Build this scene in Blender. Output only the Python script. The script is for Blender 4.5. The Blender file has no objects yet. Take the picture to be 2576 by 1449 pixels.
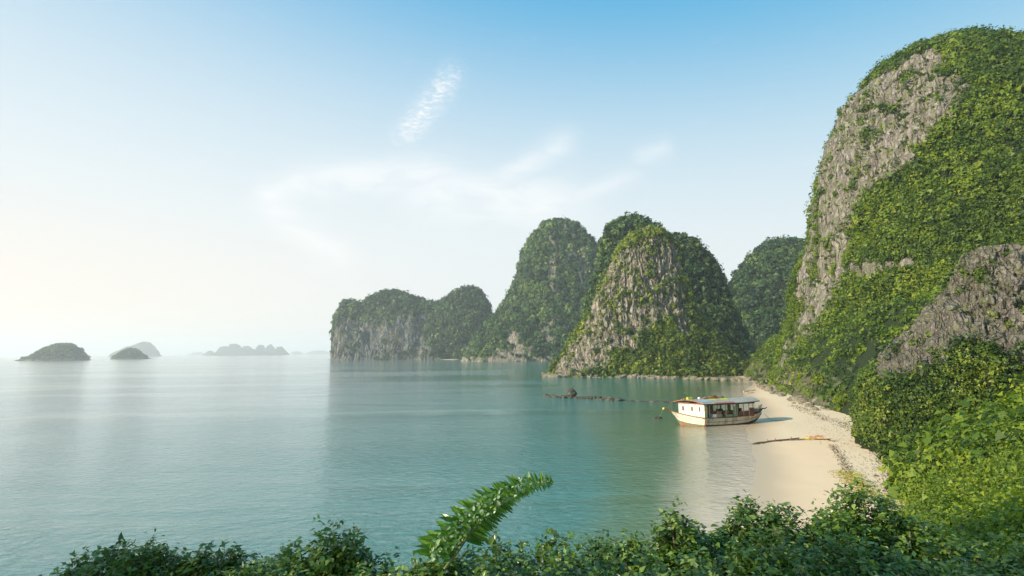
import bpy, math, random
import numpy as np
from mathutils import Vector, Matrix

# ------------------------------------------------------------------ camera, sky, sun, exposure
SC = bpy.context.scene
COL = SC.collection
CAM_H = 13.0
PITCH = math.radians(7.09)
ROLL = math.radians(0.51)
FPX = 1288.0                      # focal length for a 2576-wide frame (18 mm on 36 mm)
Rv = Vector((1, 0, 0))
Fv = Vector((0, math.cos(PITCH), math.sin(PITCH)))
Uv = Vector((0, -math.sin(PITCH), math.cos(PITCH)))
Rr = Rv * math.cos(ROLL) - Uv * math.sin(ROLL)
Ur = Uv * math.cos(ROLL) + Rv * math.sin(ROLL)
cam_data = bpy.data.cameras.new('camera')
cam = bpy.data.objects.new('camera', cam_data)
COL.objects.link(cam)
m = Matrix((Rr, Ur, -Fv)).transposed().to_4x4()
m.translation = Vector((0, 0, CAM_H))
cam.matrix_world = m
cam_data.lens = 18.0
cam_data.sensor_width = 36.0
cam_data.clip_start = 0.05
cam_data.clip_end = 60000
SC.camera = cam

SUN_EL = math.radians(25)
SUN_DIR = Vector((-0.935, -0.355, 0)).normalized() * math.cos(SUN_EL) + Vector((0, 0, math.sin(SUN_EL)))
sun_data = bpy.data.lights.new('sun', 'SUN')
sun_data.energy = 5.0
sun_data.angle = math.radians(0.6)
sun_data.color = (1.0, 0.86, 0.66)
sun = bpy.data.objects.new('sun', sun_data)
COL.objects.link(sun)
sun.rotation_euler = SUN_DIR.to_track_quat('Z', 'Y').to_euler()

SC.view_settings.view_transform = 'Standard'
SC.view_settings.look = 'None'
SC.view_settings.exposure = 0.5
SC.view_settings.gamma = 1.0
SC.view_settings.use_curve_mapping = False
SC.render.engine = 'CYCLES'
SC.cycles.use_denoising = True
SC.cycles.max_bounces = 6
SC.cycles.diffuse_bounces = 3
SC.cycles.glossy_bounces = 3
SC.cycles.transmission_bounces = 3
SC.cycles.transparent_max_bounces = 8
SC.cycles.volume_bounces = 2
SC.cycles.volume_max_steps = 64


class NT:
    """small helper for building node trees"""
    def __init__(s, tree):
        s.t = tree
        s.n = tree.nodes
        s.n.clear()

    def node(s, typ, **kw):
        nd = s.n.new(typ)
        for k, v in kw.items():
            setattr(nd, k, v)
        return nd

    def link(s, a, b):
        s.t.links.new(a, b)

    def setin(s, sock, v):
        if isinstance(v, bpy.types.NodeSocket):
            s.link(v, sock)
        else:
            if hasattr(sock.default_value, '__len__') and not hasattr(v, '__len__'):
                v = [v] * len(sock.default_value)
            if hasattr(v, '__len__') and len(v) == 3 and len(sock.default_value) == 4:
                v = (*v, 1)
            sock.default_value = v

    def math(s, op, a, b=0.0, c=0.0, clamp=False):
        nd = s.node('ShaderNodeMath', operation=op, use_clamp=clamp)
        s.setin(nd.inputs[0], a)
        s.setin(nd.inputs[1], b)
        if op in ('MULTIPLY_ADD', 'SMOOTH_MIN', 'SMOOTH_MAX'):
            s.setin(nd.inputs[2], c)
        return nd.outputs[0]

    def mix(s, fac, a, b, blend='MIX'):
        nd = s.node('ShaderNodeMix', data_type='RGBA', blend_type=blend)
        s.setin(nd.inputs[0], fac)
        s.setin(nd.inputs[6], a)
        s.setin(nd.inputs[7], b)
        return nd.outputs[2]

    def ramp(s, fac, stops, interp='LINEAR'):
        nd = s.node('ShaderNodeValToRGB')
        cr = nd.color_ramp
        cr.interpolation = interp
        while len(cr.elements) > 1:
            cr.elements.remove(cr.elements[-1])
        for i, (p, c) in enumerate(stops):
            e = cr.elements[0] if i == 0 else cr.elements.new(p)
            e.position = p
            e.color = (*c, 1) if hasattr(c, '__len__') else (c, c, c, 1)
        s.setin(nd.inputs[0], fac)
        return nd.outputs[0]

    def smooth(s, v, a, b):
        nd = s.node('ShaderNodeMapRange', interpolation_type='SMOOTHSTEP')
        s.setin(nd.inputs[0], v)
        nd.inputs[1].default_value = a
        nd.inputs[2].default_value = b
        return nd.outputs[0]

    def noise(s, vec, scale, detail=4, rough=0.55, dist=0.0):
        nd = s.node('ShaderNodeTexNoise')
        if vec is not None:
            s.link(vec, nd.inputs['Vector'])
        nd.inputs['Scale'].default_value = scale
        nd.inputs['Detail'].default_value = detail
        nd.inputs['Roughness'].default_value = rough
        nd.inputs['Distortion'].default_value = dist
        return nd.outputs[0]

    def mapping(s, vec, scale=(1, 1, 1), rot=(0, 0, 0), loc=(0, 0, 0)):
        nd = s.node('ShaderNodeMapping')
        s.link(vec, nd.inputs[0])
        nd.inputs[1].default_value = loc
        nd.inputs[2].default_value = rot
        nd.inputs[3].default_value = scale
        return nd.outputs[0]


# ---- pixel (2576 x 1449 frame) to place
def ray(px, py):
    d = Rr * ((px - 1288) / FPX) + Ur * ((724.5 - py) / FPX) + Fv
    return d


def at(px, py, Y):
    d = ray(px, py)
    t = Y / d.y
    return Vector((0, 0, CAM_H)) + d * t


def gp(px, py, z=0.0):
    d = ray(px, py)
    t = (z - CAM_H) / d.z
    p = Vector((0, 0, CAM_H)) + d * t
    return p


# ---- world: Nishita sky whitened by humid air near the horizon, with thin cirrus
world = bpy.data.worlds.new('World')
SC.world = world
world.use_nodes = True
W = NT(world.node_tree)
wout = W.node('ShaderNodeOutputWorld')
bg = W.node('ShaderNodeBackground')
sky = W.node('ShaderNodeTexSky', sky_type='NISHITA')
sky.sun_disc = False
sky.sun_elevation = SUN_EL
sky.sun_rotation = math.atan2(SUN_DIR.x, SUN_DIR.y)
sky.altitude = 0
sky.air_density = 1.0
sky.dust_density = 0.6
sky.ozone_density = 1.6
tc = W.node('ShaderNodeTexCoord')
sep = W.node('ShaderNodeSeparateXYZ')
W.link(tc.outputs['Generated'], sep.inputs[0])
X, Y_, Z = sep.outputs
el = W.math('ARCSINE', Z)                                  # radians
az = W.math('ARCTAN2', X, Y_)                              # 0 ahead, negative to the left
SKY_STR = 0.075
skyc = W.mix(1.0, sky.outputs[0], (SKY_STR,) * 3, 'MULTIPLY')
# humid veil: deep towards the sun's side (left), thinner to the right
sunside = W.math('DIVIDE', W.math('ADD', W.math('MULTIPLY', X, -0.92), 1.0), 2.0)       # 0 right .. 1 left
top = W.math('MULTIPLY_ADD', sunside, 0.45, 0.42)           # elevation where the veil ends
rel = W.math('DIVIDE', el, top)
veil = W.math('SUBTRACT', 1.0, W.smooth(rel, 0.05, 1.08))
veil = W.math('POWER', veil, 0.8)
warm = W.math('MULTIPLY', W.math('SUBTRACT', 1.0, W.smooth(el, 0.0, 0.34)), W.smooth(sunside, 0.45, 0.95))
veilc = W.mix(warm, (0.65, 0.67, 0.675), (0.76, 0.66, 0.555))
blue = W.mix(W.smooth(el, 0.05, 0.75), (0.32, 0.55, 0.65), (0.05, 0.325, 0.57))
skyc = W.mix(0.92, skyc, blue)
base = W.mix(veil, skyc, veilc)


def streak(p0, p1, w, seed, soft=1.0):
    """thin cloud between two directions given as frame positions, as azimuth / elevation"""
    out = []
    for p in (p0, p1):
        d = ray(*p).normalized()
        out.append((math.atan2(d.x, d.y), math.asin(d.z)))
    (a0, e0), (a1, e1) = out
    L = math.hypot(a1 - a0, e1 - e0)
    ux, uy = (a1 - a0) / L, (e1 - e0) / L
    da = W.math('SUBTRACT', az, a0)
    de = W.math('SUBTRACT', el, e0)
    t = W.math('ADD', W.math('MULTIPLY', da, ux), W.math('MULTIPLY', de, uy))
    s = W.math('ADD', W.math('MULTIPLY', da, -uy), W.math('MULTIPLY', de, ux))
    tt = W.math('DIVIDE', t, L)
    g = W.math('MULTIPLY', W.smooth(tt, -0.15, 0.25), W.math('SUBTRACT', 1.0, W.smooth(tt, 0.7, 1.12)))
    ss = W.math('DIVIDE', s, w)
    g2 = W.math('EXPONENT', W.math('MULTIPLY', W.math('MULTIPLY', ss, ss), -1.0))
    return W.math('MULTIPLY', g, g2)


cx = W.node('ShaderNodeCombineXYZ')
W.link(az, cx.inputs[0])
W.link(el, cx.inputs[1])
fine = W.noise(W.mapping(cx.outputs[0], (1, 2.2, 1), (0, 0, 0.35)), 26, 5, 0.6, 0.8)
rip = W.noise(W.mapping(cx.outputs[0], (1, 2.6, 1), (0, 0, -0.25)), 60, 2, 0.5, 0.6)
wisp = W.noise(W.mapping(cx.outputs[0], (1, 3, 1), (0, 0, -0.3)), 9, 6, 0.6, 0.5)
c1 = W.math('MULTIPLY', streak((1000, 360), (1155, 165), 0.022, 1), W.math('MULTIPLY_ADD', W.smooth(rip, 0.35, 0.7), 0.75, 0.25))
clouds = W.math('MULTIPLY', c1, 0.75)
for (p0, p1, w_, a_) in [((640, 500), (800, 445), 0.022, .42), ((740, 455), (1180, 420), 0.034, .42), ((640, 490), (900, 680), 0.028, .35),
                         ((1230, 470), (1455, 335), 0.025, .36), ((1000, 470), (1500, 520), 0.05, .45),
                         ((1590, 400), (1700, 365), 0.018, .24), ((1380, 520), (1620, 430), 0.018, .26)]:
    c = W.math('MULTIPLY', streak(p0, p1, w_, 2), W.math('MULTIPLY_ADD', W.smooth(wisp, 0.3, 0.62), 0.6, 0.4))
    clouds = W.math('MAXIMUM', clouds, W.math('MULTIPLY', c, a_ * 1.35))
# the same faint cirrus elsewhere in the sky
gen = W.math('MULTIPLY', W.smooth(wisp, 0.6, 0.85), 0.10)
clouds = W.math('MAXIMUM', clouds, W.math('MULTIPLY', gen, W.smooth(el, 0.02, 0.2)))
base = W.mix(clouds, base, (0.78, 0.77, 0.76))
W.link(base, bg.inputs[0])
bg.inputs[1].default_value = 1.0
W.link(bg.outputs[0], wout.inputs[0])

rng = np.random.default_rng(7)
random.seed(7)


# ------------------------------------------------------------------ helpers
def _hash(ix, iy, iz, seed):
    h = (ix.astype(np.int64) * 374761393 + iy.astype(np.int64) * 668265263 + iz.astype(np.int64) * 2147483647 + seed * 974634777) & 0xFFFFFFFF
    h = ((h ^ (h >> 13)) * 1274126177) & 0xFFFFFFFF
    h = ((h ^ (h >> 16)) * 2246822519) & 0xFFFFFFFF
    return ((h ^ (h >> 15)) & 0xFFFFFF) / float(0xFFFFFF)


def vnoise(p, seed=0):
    """value noise in -1..1 for an (n,3) array"""
    i = np.floor(p)
    f = p - i
    u = f * f * f * (f * (f * 6 - 15) + 10)
    ix, iy, iz = i[:, 0], i[:, 1], i[:, 2]
    r = 0
    for dx in (0, 1):
        wx = u[:, 0] if dx else 1 - u[:, 0]
        for dy in (0, 1):
            wy = u[:, 1] if dy else 1 - u[:, 1]
            for dz in (0, 1):
                wz = u[:, 2] if dz else 1 - u[:, 2]
                r = r + wx * wy * wz * _hash(ix + dx, iy + dy, iz + dz, seed)
    return r * 2 - 1


def fbm(p, oct=4, seed=0, gain=0.5):
    s, a, t = 0, 1.0, 0
    q = np.array(p, float)
    for o in range(oct):
        s = s + a * vnoise(q, seed + o * 17)
        t += a
        a *= gain
        q = q * 2.03 + 11.3
    return s / t


def sstep(x, a, b):
    t = np.clip((x - a) / (b - a), 0, 1)
    return t * t * (3 - 2 * t)


def tag(o, label=None, cat=None, group=None, kind=None):
    for k, v in (('label', label), ('category', cat), ('group', group), ('kind', kind)):
        if v:
            o[k] = v
    return o


def link(name, me, mat=None, parent=None):
    o = bpy.data.objects.new(name, me)
    COL.objects.link(o)
    if mat is not None and me is not None and len(me.materials) == 0:
        me.materials.append(mat)
    if parent is not None:
        o.parent = parent
    return o


def np_mesh(name, verts, faces, smooth=True, attrs=None):
    """faces: (n,k) int array, all with the same number of corners"""
    me = bpy.data.meshes.new(name)
    verts = np.asarray(verts, np.float32)
    faces = np.asarray(faces, np.int32)
    n, k = faces.shape
    me.vertices.add(len(verts))
    me.vertices.foreach_set('co', verts.ravel())
    me.loops.add(n * k)
    me.loops.foreach_set('vertex_index', faces.ravel())
    me.polygons.add(n)
    me.polygons.foreach_set('loop_start', np.arange(0, n * k, k, dtype=np.int32))
    me.polygons.foreach_set('loop_total', np.full(n, k, np.int32))
    me.polygons.foreach_set('use_smooth', np.full(n, smooth, bool))
    for an, av in (attrs or {}).items():
        a = me.attributes.new(an, 'FLOAT', 'POINT')
        a.data.foreach_set('value', np.asarray(av, np.float32).ravel())
    me.update(calc_edges=True)
    return me


class MB:
    """collects simple solids for one mesh"""
    def __init__(s):
        s.v, s.f = [], []

    def add(s, vs, fs):
        b = len(s.v)
        s.v += [tuple(v) for v in vs]
        s.f += [tuple(i + b for i in f) for f in fs]
        return s

    def box(s, c, d, rz=0.0, M=None):
        x, y, z = d[0] / 2, d[1] / 2, d[2] / 2
        vs = []
        for sx, sy, sz in ((-1, -1, -1), (1, -1, -1), (1, 1, -1), (-1, 1, -1), (-1, -1, 1), (1, -1, 1), (1, 1, 1), (-1, 1, 1)):
            v = Vector((sx * x, sy * y, sz * z))
            if rz:
                v = Matrix.Rotation(rz, 3, 'Z') @ v
            if M is not None:
                v = M @ v
            vs.append(v + Vector(c))
        return s.add(vs, [(0, 3, 2, 1), (4, 5, 6, 7), (0, 1, 5, 4), (1, 2, 6, 5), (2, 3, 7, 6), (3, 0, 4, 7)])

    def tube(s, pts, rad, n=6):
        pts = [Vector(p) for p in pts]
        if not hasattr(rad, '__len__'):
            rad = [rad] * len(pts)
        rings = []
        for i, p in enumerate(pts):
            t = (pts[min(i + 1, len(pts) - 1)] - pts[max(i - 1, 0)]).normalized()
            a = t.cross(Vector((0, 0, 1)))
            if a.length < 0.05:
                a = t.cross(Vector((1, 0, 0)))
            a.normalize()
            b = t.cross(a)
            rings.append([p + (a * math.cos(2 * math.pi * k / n) + b * math.sin(2 * math.pi * k / n)) * rad[i] for k in range(n)])
        vs = [v for r in rings for v in r]
        fs = []
        for i in range(len(pts) - 1):
            for k in range(n):
                a, b = i * n + k, i * n + (k + 1) % n
                fs.append((a, b, b + n, a + n))
        fs.append(tuple(range(n - 1, -1, -1)))
        fs.append(tuple((len(pts) - 1) * n + k for k in range(n)))
        return s.add(vs, fs)

    def mesh(s, name, smooth=False):
        me = bpy.data.meshes.new(name)
        me.from_pydata(s.v, [], s.f)
        if smooth:
            me.polygons.foreach_set('use_smooth', [True] * len(me.polygons))
        me.update()
        return me

    def build(s, name, mat, parent=None, smooth=False):
        return link(name, s.mesh(name, smooth), mat, parent)


def empty(name, loc=(0, 0, 0), rz=0.0):
    o = bpy.data.objects.new(name, None)
    COL.objects.link(o)
    o.location = loc
    o.rotation_euler = (0, 0, rz)
    return o


def icosphere(sub=2):
    import bmesh
    bm = bmesh.new()
    bmesh.ops.create_icosphere(bm, subdivisions=sub, radius=1.0)
    v = np.array([x.co[:] for x in bm.verts])
    f = np.array([[q.index for q in x.verts] for x in bm.faces])
    bm.free()
    return v, f


# ------------------------------------------------------------------ materials
def new_mat(name):
    mt = bpy.data.materials.new(name)
    mt.use_nodes = True
    t = NT(mt.node_tree)
    out = t.node('ShaderNodeOutputMaterial')
    return mt, t, out


def plain(name, col, rough=0.6, var=0.25, scale=6.0, bump=0.1, metal=0.0, streaks=False, dirt=None):
    mt, t, out = new_mat(name)
    p = t.node('ShaderNodeBsdfPrincipled')
    g = t.node('ShaderNodeNewGeometry') if False else t.node('ShaderNodeTexCoord')
    vec = g.outputs['Object']
    if streaks:
        vec = t.mapping(vec, (1, 1, 0.15))
    n = t.noise(vec, scale, 5, 0.6)
    dark = [c * (1 - var) for c in col] if dirt is None else dirt
    c = t.mix(t.smooth(n, 0.42, 0.72), col, dark)
    t.link(c, p.inputs['Base Color'])
    p.inputs['Roughness'].default_value = rough
    p.inputs['Metallic'].default_value = metal
    if bump:
        b = t.node('ShaderNodeBump')
        b.inputs['Strength'].default_value = bump
        b.inputs['Distance'].default_value = 0.05
        t.link(n, b.inputs['Height'])
        t.link(b.outputs[0], p.inputs['Normal'])
    t.link(p.outputs[0], out.inputs[0])
    return mt


def rock_mat(name, light, mid, dark, scale=1.0, veg=(0.022, 0.036, 0.012), bump=1.0):
    """limestone with vertical flutes; attribute veg turns it to leafy soil"""
    mt, t, out = new_mat(name)
    p = t.node('ShaderNodeBsdfPrincipled')
    g = t.node('ShaderNodeNewGeometry')
    pos = g.outputs['Position']
    v1 = t.mapping(pos, (scale, scale, scale * 0.28))
    n1 = t.noise(v1, 0.55, 7, 0.62, 0.6)
    n2 = t.noise(t.mapping(pos, (scale, scale, scale * 0.35)), 0.16, 3, 0.5)
    n3 = t.noise(pos, 1.8 * scale, 5, 0.65)
    c = t.mix(t.smooth(n1, 0.36, 0.62), dark, mid)
    c = t.mix(t.smooth(n3, 0.42, 0.68), c, light)
    c = t.mix(t.math('MULTIPLY', t.smooth(n2, 0.5, 0.66), 0.55), c, (0.34, 0.30, 0.26))
    stn = t.noise(t.mapping(pos, (scale, scale, scale * 0.05)), 0.42, 5, 0.65, 0.3)
    c = t.mix(t.math('MULTIPLY', t.smooth(stn, 0.52, 0.7), 0.6), c, light)
    c = t.mix(t.math('MULTIPLY', t.math('SUBTRACT', 1.0, t.smooth(stn, 0.32, 0.46)), 0.65), c, dark)
    wob = t.node('ShaderNodeVectorMath', operation='MULTIPLY_ADD')
    wn_ = t.node('ShaderNodeTexNoise')
    t.link(pos, wn_.inputs['Vector'])
    wn_.inputs['Scale'].default_value = 0.5 * scale
    wn_.inputs['Detail'].default_value = 3
    t.link(wn_.outputs['Color'], wob.inputs[0])
    wob.inputs[1].default_value = (1.6, 1.6, 1.6)
    t.link(v1, wob.inputs[2])
    vor = t.node('ShaderNodeTexVoronoi', feature='DISTANCE_TO_EDGE')
    t.link(wob.outputs[0], vor.inputs['Vector'])
    vor.inputs['Scale'].default_value = 0.75
    vor2 = t.node('ShaderNodeTexVoronoi', feature='F1')
    t.link(wob.outputs[0], vor2.inputs['Vector'])
    vor2.inputs['Scale'].default_value = 0.75
    cell = t.node('ShaderNodeSeparateColor')
    t.link(vor2.outputs['Color'], cell.inputs[0])
    c = t.mix(t.math('MULTIPLY', t.smooth(cell.outputs[0], 0.3, 0.9), 0.5), c, mid)
    crack = t.math('SUBTRACT', 1.0, t.smooth(vor.outputs['Distance'], 0.0, 0.13))
    crack = t.math('MULTIPLY', crack, t.smooth(n3, 0.3, 0.6))
    c = t.mix(t.math('MULTIPLY', crack, 0.8), c, dark)
    lich = t.math('MULTIPLY', t.smooth(t.noise(v1, 0.9, 4), 0.48, 0.62), 0.6)
    c = t.mix(lich, c, (0.17, 0.19, 0.09))
    at_ = t.node('ShaderNodeAttribute', attribute_name='veg')
    vf = t.math('ADD', at_.outputs['Fac'], t.math('MULTIPLY', t.math('SUBTRACT', n3, 0.5), 0.9))
    c = t.mix(t.smooth(vf, 0.35, 0.6), c, veg)
    t.link(c, p.inputs['Base Color'])
    p.inputs['Roughness'].default_value = 0.9
    p.inputs['Specular IOR Level'].default_value = 0.2
    b = t.node('ShaderNodeBump')
    b.inputs['Strength'].default_value = 0.9
    b.inputs['Distance'].default_value = 1.1 * bump / scale
    t.link(t.math('ADD', t.math('ADD', n1, t.math('MULTIPLY', n3, 0.35)), t.math('MULTIPLY', t.smooth(vor.outputs['Distance'], 0.0, 0.25), 0.45)), b.inputs['Height'])
    t.link(b.outputs[0], p.inputs['Normal'])
    t.link(p.outputs[0], out.inputs[0])
    return mt


def leaf_mat(name, cols, trans=0.35, rough=0.5, objrand=False, spec=0.3):
    mt, t, out = new_mat(name)
    if objrand:
        src = t.node('ShaderNodeObjectInfo').outputs['Random']
    else:
        src = t.node('ShaderNodeAttribute', attribute_name='tint').outputs['Fac']
    c = t.ramp(src, [(i / (len(cols) - 1), k) for i, k in enumerate(cols)])
    p = t.node('ShaderNodeBsdfPrincipled')
    t.link(c, p.inputs['Base Color'])
    p.inputs['Roughness'].default_value = rough
    p.inputs['Specular IOR Level'].default_value = spec
    tr = t.node('ShaderNodeBsdfTranslucent')
    t.link(t.mix(1.0, c, (1.25, 1.3, 0.55), 'MULTIPLY'), tr.inputs[0])
    mx = t.node('ShaderNodeMixShader')
    mx.inputs[0].default_value = trans
    t.link(p.outputs[0], mx.inputs[1])
    t.link(tr.outputs[0], mx.inputs[2])
    t.link(mx.outputs[0], out.inputs[0])
    return mt


M_ROCK_NEAR = rock_mat('limestone_near', (0.44, 0.41, 0.36), (0.29, 0.265, 0.225), (0.08, 0.07, 0.06), 0.75, bump=1.3)
M_ROCK_MID = rock_mat('limestone_mid', (0.52, 0.455, 0.375), (0.35, 0.305, 0.25), (0.085, 0.075, 0.065), 0.55, bump=1.3)
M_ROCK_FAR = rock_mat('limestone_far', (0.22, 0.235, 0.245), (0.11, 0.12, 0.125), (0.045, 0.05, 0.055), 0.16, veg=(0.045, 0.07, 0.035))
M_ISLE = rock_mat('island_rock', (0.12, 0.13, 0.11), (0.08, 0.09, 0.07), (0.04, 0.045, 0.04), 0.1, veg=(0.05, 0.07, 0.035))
M_LEAF_BRIGHT = leaf_mat('leaves_bright', [(0.035, 0.075, 0.012), (0.085, 0.15, 0.016), (0.16, 0.24, 0.02), (0.28, 0.34, 0.03)], 0.38)
M_LEAF_MID = leaf_mat('leaves_mid', [(0.025, 0.06, 0.014), (0.065, 0.12, 0.018), (0.14, 0.20, 0.024), (0.27, 0.31, 0.045)], 0.3)
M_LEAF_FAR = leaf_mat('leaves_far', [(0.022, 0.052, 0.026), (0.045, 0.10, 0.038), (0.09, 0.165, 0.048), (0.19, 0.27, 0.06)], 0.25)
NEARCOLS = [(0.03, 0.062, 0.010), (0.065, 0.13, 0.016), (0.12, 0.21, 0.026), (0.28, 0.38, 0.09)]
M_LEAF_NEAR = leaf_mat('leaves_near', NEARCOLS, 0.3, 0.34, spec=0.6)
M_LEAF_OBJ = leaf_mat('leaf_single', NEARCOLS, 0.3, 0.34, objrand=True, spec=0.6)
M_BARK = plain('bark', (0.13, 0.105, 0.07), 0.9, 0.5, 12, 0.5)


# ------------------------------------------------------------------ foliage
def leaf_cloud(P, N, size, tint, jitter=0.9, fold=0.25, asp=0.55, tri=False):
    """one folded diamond leaf (2 triangles) or one leaf tip (1 triangle) per point"""
    n = len(P)
    nn = N + rng.normal(0, jitter, (n, 3))
    nn /= np.linalg.norm(nn, axis=1, keepdims=True) + 1e-9
    r = rng.normal(0, 1, (n, 3))
    r[:, 2] -= 0.5
    a = r - nn * np.sum(r * nn, 1, keepdims=True)
    a /= np.linalg.norm(a, axis=1, keepdims=True) + 1e-9
    b = np.cross(nn, a)
    s = size[:, None]
    if tri:
        V = np.stack([P - a * s * 0.45 - b * s * 0.38, P + a * s * 0.6, P - a * s * 0.3 + b * s * 0.45], 1).reshape(-1, 3)
        return V, np.arange(n * 3).reshape(-1, 3), np.repeat(tint, 3)
    v0 = P - a * s * 0.5
    v1 = P + b * s * asp * 0.5 + nn * s * fold * 0.5
    v2 = P + a * s * 0.5
    v3 = P - b * s * asp * 0.5 + nn * s * fold * 0.5
    V = np.stack([v0, v1, v2, v3], 1).reshape(-1, 3)
    i = np.arange(n)[:, None] * 4
    F = np.concatenate([i + [[0, 1, 2]], i + [[0, 2, 3]]], 0)
    return V, F, np.repeat(tint, 4)


def mesh_samples(V, F, n, weight=None):
    """random points on triangles F with normals; weight per vertex"""
    a, b, c = V[F[:, 0]], V[F[:, 1]], V[F[:, 2]]
    cr = np.cross(b - a, c - a)
    ar = np.linalg.norm(cr, axis=1)
    w = ar.copy()
    if weight is not None:
        w = w * weight[F].mean(1)
    w /= w.sum()
    k = rng.choice(len(F), n, p=w)
    u, v = rng.random(n), rng.random(n)
    s = u + v > 1
    u[s], v[s] = 1 - u[s], 1 - v[s]
    P = a[k] + (b[k] - a[k]) * u[:, None] + (c[k] - a[k]) * v[:, None]
    N = cr[k] / (ar[k][:, None] + 1e-9)
    return P, N


CAMP = np.array([0, 0, CAM_H])


def crowns(V, F, weight, n_crown, R, per, lsize, tintbias=0.0, flat=1.0, jitter=0.45, upbias=0.35, tint_scale=0.05):
    """leafy clumps growing over a surface; each clump is a little crown of leaves"""
    # thin out what faces away from the bay
    N0 = vert_normals(V, F)
    view = CAMP - V
    view /= np.linalg.norm(view, axis=1, keepdims=True)
    face = np.sum(view * N0, 1)
    w = weight * (0.08 + 0.92 * sstep(face, -0.25, 0.1))
    gap = fbm(V * (0.55 / R), 2, 77)
    w = w * (0.35 + 0.65 * sstep(gap, -0.35, 0.1))
    C, N = mesh_samples(V, F, n_crown, w)
    rad = R * np.exp(np.clip(rng.normal(0, 0.42, n_crown), -1.2, 0.95))
    ct = np.clip(0.42 + tintbias + 0.30 * fbm(C * tint_scale, 3, 5) * 1.6 + rng.normal(0, 0.26, n_crown), 0, 1)
    k = np.repeat(np.arange(n_crown), per)
    d = rng.normal(0, 1, (len(k), 3))
    d /= np.linalg.norm(d, axis=1, keepdims=True)
    up = N[k] + np.array([0, 0, upbias])
    up /= np.linalg.norm(up, axis=1, keepdims=True)
    dn = np.sum(d * up, 1)
    d = d - up * (np.minimum(dn, 0) * 1.7)[:, None]
    rr = rad[k] * (0.55 + 0.45 * rng.random(len(k)) ** 0.5)
    P = C[k] + up * (rad[k] * 0.15)[:, None] + d * rr[:, None]
    P -= up * ((1 - flat) * np.sum(d * up, 1) * rr)[:, None]
    tint = np.clip(ct[k] + rng.normal(0, 0.12, len(k)), 0, 1)
    size = lsize * np.exp(rng.normal(0, 0.38, len(k)))
    return leaf_cloud(P, d * 0.9 + up * 0.35, size * 1.15, tint, jitter, tri=True)


def vert_normals(V, F):
    N = np.zeros_like(V)
    cr = np.cross(V[F[:, 1]] - V[F[:, 0]], V[F[:, 2]] - V[F[:, 0]])
    for k in range(3):
        np.add.at(N, F[:, k], cr)
    return N / (np.linalg.norm(N, axis=1, keepdims=True) + 1e-9)


def join_arrays(parts):
    Vs, Fs, Ts, b = [], [], [], 0
    for V, F, T in parts:
        Vs.append(V)
        Fs.append(F + b)
        Ts.append(T)
        b += len(V)
    return np.concatenate(Vs), np.concatenate(Fs), np.concatenate(Ts)


def foliage_obj(name, parts, mat, label=None, parent=None):
    V, F, T = join_arrays(parts)
    me = np_mesh(name, V, F, True, {'tint': T})
    o = link(name, me, mat, parent)
    o['kind'] = 'stuff'
    if label:
        o['label'] = label
        o['category'] = 'foliage'
    return o


# ------------------------------------------------------------------ karst hills
def lobe(left, right, Y, ky, nu, nv, amp, ridge, zmin=-3.0, fs=0.05, yoff=0.0, expo=2.3, seed=0):
    """left / right: outline of the hill, peak first, as frame positions; Y its distance"""
    def conv(pts):
        w = [at(px, py, Y) for px, py in pts]
        return np.array([p.x for p in w]), np.array([p.z for p in w])
    xl, zl = conv(left)
    xr, zr = conv(right)
    zt = max(zl[0], zr[0])
    smax = math.sqrt(zt - zmin)
    s = np.linspace(0.0, smax, nv)
    sl = np.sqrt(np.maximum(zt - zl, 0))
    sr = np.sqrt(np.maximum(zt - zr, 0))
    XL = np.interp(s, sl, xl)
    XR = np.interp(s, sr, xr)
    k = max(2, nv // 40)
    ker = np.ones(2 * k + 1) / (2 * k + 1)
    def sm(a):
        p = np.concatenate([2 * a[0] - a[k:0:-1], a, 2 * a[-1] - a[-2:-k - 2:-1]])
        return np.convolve(p, ker, 'valid')
    XL, XR = sm(XL), sm(XR)
    XL[0] = XR[0] = (XL[0] + XR[0]) / 2
    cx = (XL + XR) / 2
    rx = np.maximum((XR - XL) / 2, 0.001)
    z = zt - s * s
    th = np.linspace(0, 2 * np.pi, nu, endpoint=False)
    c, sn = np.cos(th), np.sin(th)
    e = 2 / expo
    ex = np.sign(c) * np.abs(c) ** e
    ey = np.sign(sn) * np.abs(sn) ** e
    PX = cx[:, None] + rx[:, None] * ex[None]
    PY = Y + yoff + rx[:, None] * ky * ey[None]
    PZ = np.repeat(z[:, None], nu, 1)
    V = np.stack([PX, PY, PZ], -1).reshape(-1, 3)
    i = np.arange(nv - 1)[:, None] * nu
    j = np.arange(nu)[None]
    a = i + j
    b = i + (j + 1) % nu
    q = np.stack([a, b, b + nu, a + nu], -1).reshape(-1, 4)
    F = np.concatenate([q[:, [0, 2, 1]], q[:, [0, 3, 2]]], 0)
    # relief: broad bulges and vertical flutes
    N = vert_normals(V, F)
    if np.mean(np.sum(N * (V - V.mean(0)), 1)) < 0:
        F = F[:, ::-1]
        N = -N
    tt = np.clip(s / (0.25 * smax), 0, 1)[:, None].repeat(nu, 1).ravel()
    big = fbm(V * fs, 3, 3 + seed)
    fl = fbm(V * np.array([1, 1, 0.28]) * fs * 4.5, 5, 40 + seed, 0.6)
    rid = 1 - np.abs(fbm(V * np.array([1, 1, 0.22]) * fs * 6, 4, 70 + seed, 0.6)) * 2.4
    cut = np.clip(np.abs(fbm(V * np.array([1, 1, 0.16]) * fs * 9, 3, 90 + seed, 0.5)) * 5, 0, 1) - 1
    d = amp * big * tt + ridge * (fl * 1.0 + rid * 0.7 + cut * 1.1) * (0.3 + 0.7 * tt)
    V = V + N * d[:, None]
    return V, F


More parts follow.
